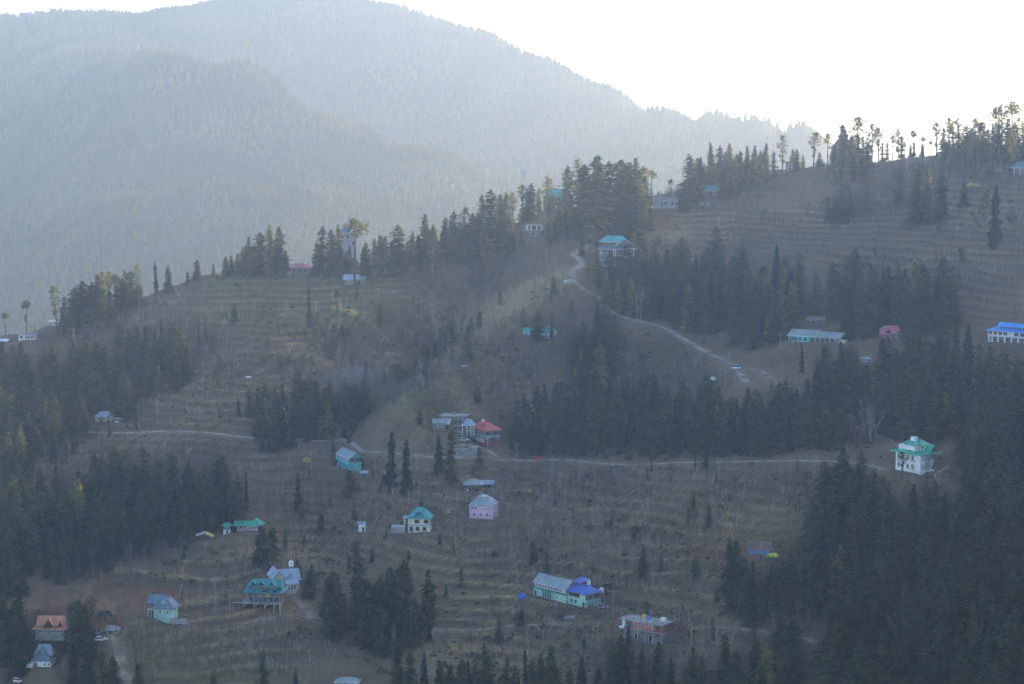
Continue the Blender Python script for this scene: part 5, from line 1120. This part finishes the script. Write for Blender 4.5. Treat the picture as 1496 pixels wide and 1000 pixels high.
def bush(seed):
    r_ = np.random.default_rng(seed); V, Fc = [], []
    for _ in range(26):
        d = r_.normal(size=3); d /= np.linalg.norm(d); d[2] = abs(d[2]); c = d * r_.uniform(.5, 1) * np.array([.6, .6, .8]); s = r_.uniform(.14, .3); b = len(V)
        for k in range(3): V.append(tuple(c + r_.normal(size=3) * s))
        Fc.append((b, b + 1, b + 2))
    return np.array(V), np.array(Fc)
x = rng.uniform(-20, 1516, 5500); y = rng.uniform(240, 1010, 5500); keep = y > np.interp(x, CRX, CRY) + 4
x, y = x[keep], y[keep]; g = ground(x, y); pn = fbm(g[:, 0] / 45, g[:, 1] / 45, 301, 3) + .5 * (H(g[:, 0], g[:, 1], SC)) - .35 * H(g[:, 0], g[:, 1], SO) + .35 * H(g[:, 0], g[:, 1], RISER)
k = (pn > .02) & clear_sites(g) & (H(g[:, 0], g[:, 1], ROADMASK) < .2); g = g[k]; n = len(g)
link('scrub', scatter_mesh('scrub', [bush(s) for s in range(5)], g, rng.gamma(3, .2, n) + .3, rng.uniform(.9, 1.7, n), rng.uniform(0, 6.28, n), rng.integers(0, 5, n), [M['scrub']]),
     kind='stuff', label='dry brown scrub scattered over the terraces', category='scrub')

# ---------------------------------------------------------------- small things on the slope
def spot(px, py):
    g = ground([px], [py])[0]; return g, g[1] / F_PX
def haystack(px, py, wpx, hpx, label, m='straw', legs=None, humps=1):
    g, k = spot(px, py); o = link('haystack', None, None, tuple(g), 0, label=label, category='haystack', group=None)
    r, hh = wpx * k / 2, hpx * k; lift = .9 if legs else 0; rr = np.random.default_rng(int(px))
    for q in range(humps):
        cx = 0 if humps == 1 else (-.45 + .9 * q) * r; s = 1 if humps == 1 else .62 - .08 * q
        mb = MB(); prof = [(.95, 0), (1.0, .25), (.92, .5), (.7, .75), (.35, .93), (.06, 1.0)]; n = 14; V = []
        for a_, z_ in prof:
            for i in range(n):
                w_ = rr.uniform(.9, 1.08); V.append((cx + a_ * r * s * w_ * math.cos(6.283 * i / n), a_ * r * s * w_ * .8 * math.sin(6.283 * i / n), lift + z_ * hh * (1 - .15 * q)))
        F = [(j * n + i, j * n + (i + 1) % n, (j + 1) * n + (i + 1) % n, (j + 1) * n + i) for j in range(len(prof) - 1) for i in range(n)] + [tuple(range(n))[::-1], tuple(range((len(prof) - 1) * n, len(prof) * n))]
        link('hay', mb.add(V, F).mesh('hay', [m], smooth=True), o)
    if legs:
        for i in range(4): x = (-.75 + .5 * i) * r; link('stilt', MB().box(x - .12, x + .12, -.12, .12, -.6, lift + .1).mesh('stilt', [legs]), o)
    return o
haystack(448, 678, 13, 7.5, 'yellow straw haystack left of the turquoise house'); haystack(561, 695, 8, 5, 'small yellow haystack on the slope right of turquoise house')
haystack(1459, 252, 17, 6, 'straw haystack on the high slope beside red house'); haystack(1422, 277, 20, 6.5, 'twin humped haystack raised on blue stilts', 'straw', 'blue', 2)
haystack(1041, 560, 10, 5, 'white covered haystack on a stand below the road', 'wtarp', 'greywood'); haystack(774, 723, 5, 4, 'tiny yellow green haystack among bare trees', 'ytarp')
haystack(1129, 817, 20, 5.5, 'heap under a yellow sheet beside the rusty red shed', 'ytarp'); haystack(763, 880, 13, 9, 'domed heap under blue tarpaulin left of the long mint hall', 'tarp')  # tarpaulin mounds, shaped and categorised as haystacks
haystack(656, 754, 7, 5.5, 'pale grey boulder like heap between cream and pink houses', 'stone')  # grey heap, shaped and categorised as a haystack

def car(px, py, label, paint, ang, L_=4.1, kind='car', z=None):
    g, k = spot(px, py); o = link({'car': 'parked_car', 'pickup': 'pickup_truck', 'van': 'parked_van', 'truck': 'small_truck'}[kind], None, None, tuple(g), R(ang), label=label, category=kind)
    W = L_ * .4; a = L_ / 2
    def shell(prof, hw, inset=0.0):                        # extrude a side outline across the car
        n = len(prof); V = [(x, -hw + inset * (z_ > .95), z_) for x, z_ in prof] + [(x, hw - inset * (z_ > .95), z_) for x, z_ in prof]
        return V, [tuple(range(n)), tuple(range(n, 2 * n))[::-1]] + [(i, n + i, n + (i + 1) % n, (i + 1) % n) for i in range(n)]
    if kind == 'car': body = [(-a, .32), (a, .32), (a, .72), (a * .5, .9), (-a * .95, .95), (-a, .7)]; cab = [(a * .42, .9), (a * .08, 1.45), (-a * .62, 1.45), (-a * .9, .94)]
    elif kind == 'van': body = [(-a, .32), (a, .32), (a, .9), (a * .8, 1.1), (-a, 1.1)]; cab = [(a * .78, 1.1), (a * .5, 1.85), (-a, 1.85), (-a, 1.1)]
    else: body = [(-a, .4), (a, .4), (a, .9), (a * .6, 1.05), (-a, 1.05)]; cab = [(a * .6, 1.05), (a * .32, 1.75), (-a * .15, 1.75), (-a * .2, 1.05)]
    mb = MB(); mb.add(*shell(body, W / 2)); link('body', mb.mesh('body', [paint]), o)
    mb = MB(); mb.add(*shell(cab, W / 2 - .04, .1)); c = link('cabin', mb.mesh('cabin', ['glass']), o)
    link('roof', MB().box(min(x for x, _ in cab) * .9 + .15, cab[1][0] - .03, -W / 2 + .2, W / 2 - .2, cab[1][1], cab[1][1] + .06).mesh('roof_panel', [paint]), o)
    if kind in ('truck', 'pickup'):
        mb = MB().box(-a, -a * .24, -W / 2 - .02, -W / 2 + .06, 1.06, 1.45).box(-a, -a * .24, W / 2 - .06, W / 2 + .02, 1.06, 1.45).box(-a, -a + .08, -W / 2 + .06, W / 2 - .06, 1.06, 1.45); link('cargo_bed', mb.mesh('cargo_bed', [paint]), o)
    for x in (-a * .62, a * .64):
        for y in (-W / 2 - .02, W / 2 - .18):
            link('wheel', MB().tube((x, y, .33), (x, y + .2, .33), .33, n=12).mesh('wheel', ['rubber']), o)
    for y in (-W * .34, W * .34): link('headlight', MB().box(a + .005, a + .05, y - .14, y + .14, .6, .74).mesh('headlight', ['metal']), o)
    return o
car(678, 647, 'pale silver car parked in the yard of the red-roofed house', 'carsilver', 8)
car(1075, 541, 'white van parked at the bend of the upper road', 'carwhite', -20, 3.8, 'van')
car(156, 911, 'dark pickup truck standing on bare earth left of mint house', 'cardark', 5, 4.8, 'pickup'); car(141, 931, 'teal truck beside the pale stone hut', 'carteal', 65, 4.6, 'truck')
car(148, 938, 'white car parked beside the teal truck', 'carwhite', 20); car(37, 979, 'white pickup in front of the pale blue tin-roofed house', 'carwhite', 185, 4.4, 'pickup')
car(22, 999, 'white car below the pickup at the edge of the wood', 'carwhite', 150); car(882, 891, 'silver car beside the vivid blue roofed block', 'carsilver', 15)
car(786, 673, 'small red truck on the lower road', 'redpaint', 3, 4.2, 'truck')

def pole(px, py, top, label, arm=True, m='pale_bark'):
    g, k = spot(px, py); hh = (py - top) * k; o = link('utility_pole', None, None, tuple(g), 0, label=label, category='utility pole')
    link('post', MB().tube((0, 0, -.6), (0, 0, hh), .16, .1, 8).mesh('post', [m]), o)
    if arm:
        link('crossarm', MB().box(-.9, .9, -.1, .1, hh - .9, hh - .75).mesh('crossarm', ['greywood']), o)
        for x in (-.8, 0, .8): link('insulator', MB().lathe([(.06, hh - .75), (.1, hh - .65), (.06, hh - .5)], x, 0, 8).mesh('insulator', ['white']), o)
pole(896, 905, 861, 'pale leaning utility pole between blue roofed block and brick house'); pole(1237, 678, 648, 'wooden utility pole at the end of the lower road'); pole(1350 - 300, 700, 672, 'utility pole beside the lower road under the dark wood')
pole(755, 690, 650, 'thin utility pole below the hamlet yard'); pole(1190, 700, 668, 'thin utility pole on orchard slope left of the white hotel')

for a_, b_, c_, l_ in ((548, 700, 668, 'thin utility pole near the small tin shed'), (742, 768, 736, 'thin utility pole right of the pink house'), (336, 900, 862, 'thin utility pole left of the two-tier teal house'), (1140, 512, 486, 'thin utility pole left of turquoise row house'), (100, 945, 905, 'thin utility pole beside the salmon-roofed house'), (455, 690, 662, 'thin utility pole below the straw haystack'), (1010, 955, 918, 'thin utility pole right of the brick house')): pole(a_, b_, c_, l_)
o = None
def fence(pts, label):
    c = catmull(ground([p_[0] for p_ in pts], [p_[1] for p_ in pts]), 7); f = link('wire_fence', None, None, tuple(c[0]), 0, label=label, category='fence'); c = c - c[0]; w_ = MB()
    for e in c: link('post', MB().tube((e[0], e[1], e[2] - .4), (e[0], e[1], e[2] + 1.5), .08, .06, 5).mesh('fence_post', ['pale_bark']), f)
    for p_, q_ in zip(c[:-1], c[1:]):
        for z_ in (.6, 1.3): w_.tube((p_[0], p_[1], p_[2] + z_), (q_[0], q_[1], q_[2] + z_), .018, n=4)
    link('wire', w_.mesh('fence_wire', ['metal']), f)
fence([(270, 921), (300, 934), (345, 948), (392, 968), (438, 994)], 'pale post and wire fence along the lower green field'); fence([(200, 497), (260, 506), (305, 512), (330, 506)], 'row of pale fence posts across the left crest orchard')
def mast(P, hh, wd, label, antennas):
    o = link('telecom_mast', None, None, P, 0, label=label, category='telecom mast'); mb = MB(); w0, w1 = wd, wd * .45; n = 9
    cor = lambda t: [((w0 + (w1 - w0) * t) * sx, (w0 + (w1 - w0) * t) * sy, hh * t) for sx, sy in ((-1, -1), (1, -1), (1, 1), (-1, 1))]
    for i in range(n):
        a, b = cor(i / n), cor((i + 1) / n)
        for j in range(4): mb.tube(a[j], b[j], wd * .16, n=4); mb.tube(a[j], b[(j + 1) % 4], wd * .1, n=4); mb.tube(b[j], b[(j + 1) % 4], wd * .1, n=4)
    link('lattice', mb.mesh('lattice', ['white']), o)
    for i in range(antennas):
        a = 6.283 * i / antennas + .4; x, y = math.cos(a) * wd * 1.4, math.sin(a) * wd * 1.4
        link('antenna', MB().box(x - wd * .34, x + wd * .34, y - wd * .34, y + wd * .34, hh * .84, hh * 1.0).tube((0, 0, hh * .93), (x, y, hh * .93), wd * .08, n=4).mesh('antenna', ['white']), o)
g, k = spot(765, 322); mast(tuple(g), 76 * k, .9, 'white topped telecom mast rising above the conifers on the crest', 6)
fx, fy, fz = pix(967.0, 158.0, 3850.0); fz = float(bilin(FZ, FX0, FY0, FH, np.array([fx]), np.array([fy]))[0]); mast((fx, fy, fz), 52.0, 2.0, 'faint thin mast on the skyline of the far mountain', 3)
# far white house on the mountain's end
fx, fy, fz = pix(1112.0, 206.0, 3440.0); fz = float(bilin(FZ, FX0, FY0, FH, np.array([fx]), np.array([fy]))[0])
o = link('far_house', None, None, (fx, fy, fz), 0, label='sunlit white house on the end of the far mountain', category='house')
link('wall', MB().box(-4, 4, -3, 3, -3, 3).mesh('far_wall', ['cream']), o); link('roof', MB().add([(-5, -4, 3), (5, -4, 3), (5, 4, 3), (-5, 4, 3), (-3, 0, 5), (3, 0, 5)], [(0, 1, 5, 4), (1, 2, 5), (2, 3, 4, 5), (3, 0, 4), (3, 2, 1, 0)]).mesh('far_roof', ['wtarp']), o)
link('window', MB().box(-2, 0, -3.2, -3.01, .4, 2).mesh('far_window', ['dark']), o)

# concrete yard wall of the hamlet, roadside walls
def wall(pts, hpx, th, m, label, name='retaining_wall'):
    c = ground([p[0] for p in pts], [p[1] for p in pts]); mb = MB()
    for p, q in zip(c[:-1], c[1:]):
        d = Vector((q[0] - p[0], q[1] - p[1], 0)).normalized(); n = Vector((-d.y, d.x, 0)) * th; k = p[1] / F_PX; h_ = hpx * k
        V = []
        for e in (p, q):
            for s in (-1, 1):
                for z_ in (-1.5, h_): V.append((e[0] + s * n.x, e[1] + s * n.y, e[2] + z_))
        mb.add(V, [(0, 2, 3, 1), (4, 5, 7, 6), (0, 1, 5, 4), (2, 6, 7, 3), (1, 3, 7, 5), (0, 4, 6, 2)])
    link(name, mb.mesh(name, [m]), label=label, category='wall')
wall([(662, 668), (680, 669), (698, 668)], 12, .5, 'conc', 'pale concrete retaining wall holding the hamlet yard'); wall([(824, 414), (829, 415), (834, 413)], 4.5, .3, 'white', 'white roadside wall at the hairpin bend')
wall([(818, 906), (840, 905)], 2.5, .35, 'conc', 'low curved concrete wall below the long mint hall'); wall([(1366, 700), (1385, 690)], 6, .4, 'stone', 'stone wall right of the white four-storey hotel')
# pale blue tubes guarding young trees in the lower field
for i in range(60):
    x, y = rng.uniform(345, 490), rng.uniform(928, 998)
    if i < 8: x, y = rng.uniform(270, 330), rng.uniform(918, 935)
    g, k = spot(x, y); hh = rng.uniform(1.2, 2.2); t = rng.uniform(-.25, .25)
    o = link('tree_guard', MB().tube((0, 0, -.2), (t * hh, 0, hh), .06, .05, 6).mesh('tree_guard', ['r_lblue']), None, tuple(g), 0, label='pale blue plastic tube guarding a sapling in lower field' if i >= 8 else 'pale blue plastic tube guarding a sapling below mint house', category='tree guard', group='tree guards in the lower field' if i >= 8 else 'tree guards below the mint house')
# thin smoke drifting in the gully
m = bpy.data.materials.new('smoke_air'); m.use_nodes = True; m.node_tree.nodes.remove(m.node_tree.nodes['Principled BSDF'])
v = m.node_tree.nodes.new('ShaderNodeVolumePrincipled'); v.inputs['Density'].default_value = .010; v.inputs['Color'].default_value = (.75, .86, 1, 1); v.inputs['Anisotropy'].default_value = .2
m.node_tree.links.new(v.outputs[0], m.node_tree.nodes['Material Output'].inputs['Volume'])
me = bpy.data.meshes.new('smoke'); import bmesh
bm = bmesh.new(); bmesh.ops.create_icosphere(bm, subdivisions=3, radius=1)
for q in bm.verts: q.co = Vector((q.co.x * 13 + q.co.z * 5, q.co.y * 7, q.co.z * 5.5)) * (1 + .12 * math.sin(q.co.x * 5 + q.co.z * 4))
bm.to_mesh(me); bm.free(); me.materials.append(m); g, k = spot(515, 572)
link('smoke', me, None, (g[0], g[1] - 5, g[2] + 5.5), kind='stuff', label='thin bluish smoke drifting above the dark grove', category='smoke')

# ---------------------------------------------------------------- haze: one closed box of even air
def haze():
    x0, x1, y0, y1, z0, z1 = -2050, 2050, -120, 6800, CAM_Z - 445, max(CAM_Z + 640, float(FZ.max()) + 40)
    V = [(x, y, z) for x in (x0, x1) for y in (y0, y1) for z in (z0, z1)]
    Fc = [(0, 1, 3, 2), (4, 6, 7, 5), (0, 4, 5, 1), (2, 3, 7, 6), (0, 2, 6, 4), (1, 5, 7, 3)]
    m = bpy.data.materials.new('haze_air'); m.use_nodes = True
    N, L = m.node_tree.nodes, m.node_tree.links
    N.remove(N['Principled BSDF'])
    v = N.new('ShaderNodeVolumePrincipled'); v.inputs['Color'].default_value = (*HAZE_COL, 1)
    v.inputs['Density'].default_value = HAZE_DENSITY; v.inputs['Anisotropy'].default_value = HAZE_G
    L.new(v.outputs[0], N['Material Output'].inputs['Volume'])
    link('haze', raw_mesh('haze', V, [np.array(Fc)], [m]), kind='stuff', label='pale blue haze filling the air of the valley', category='haze')
haze()
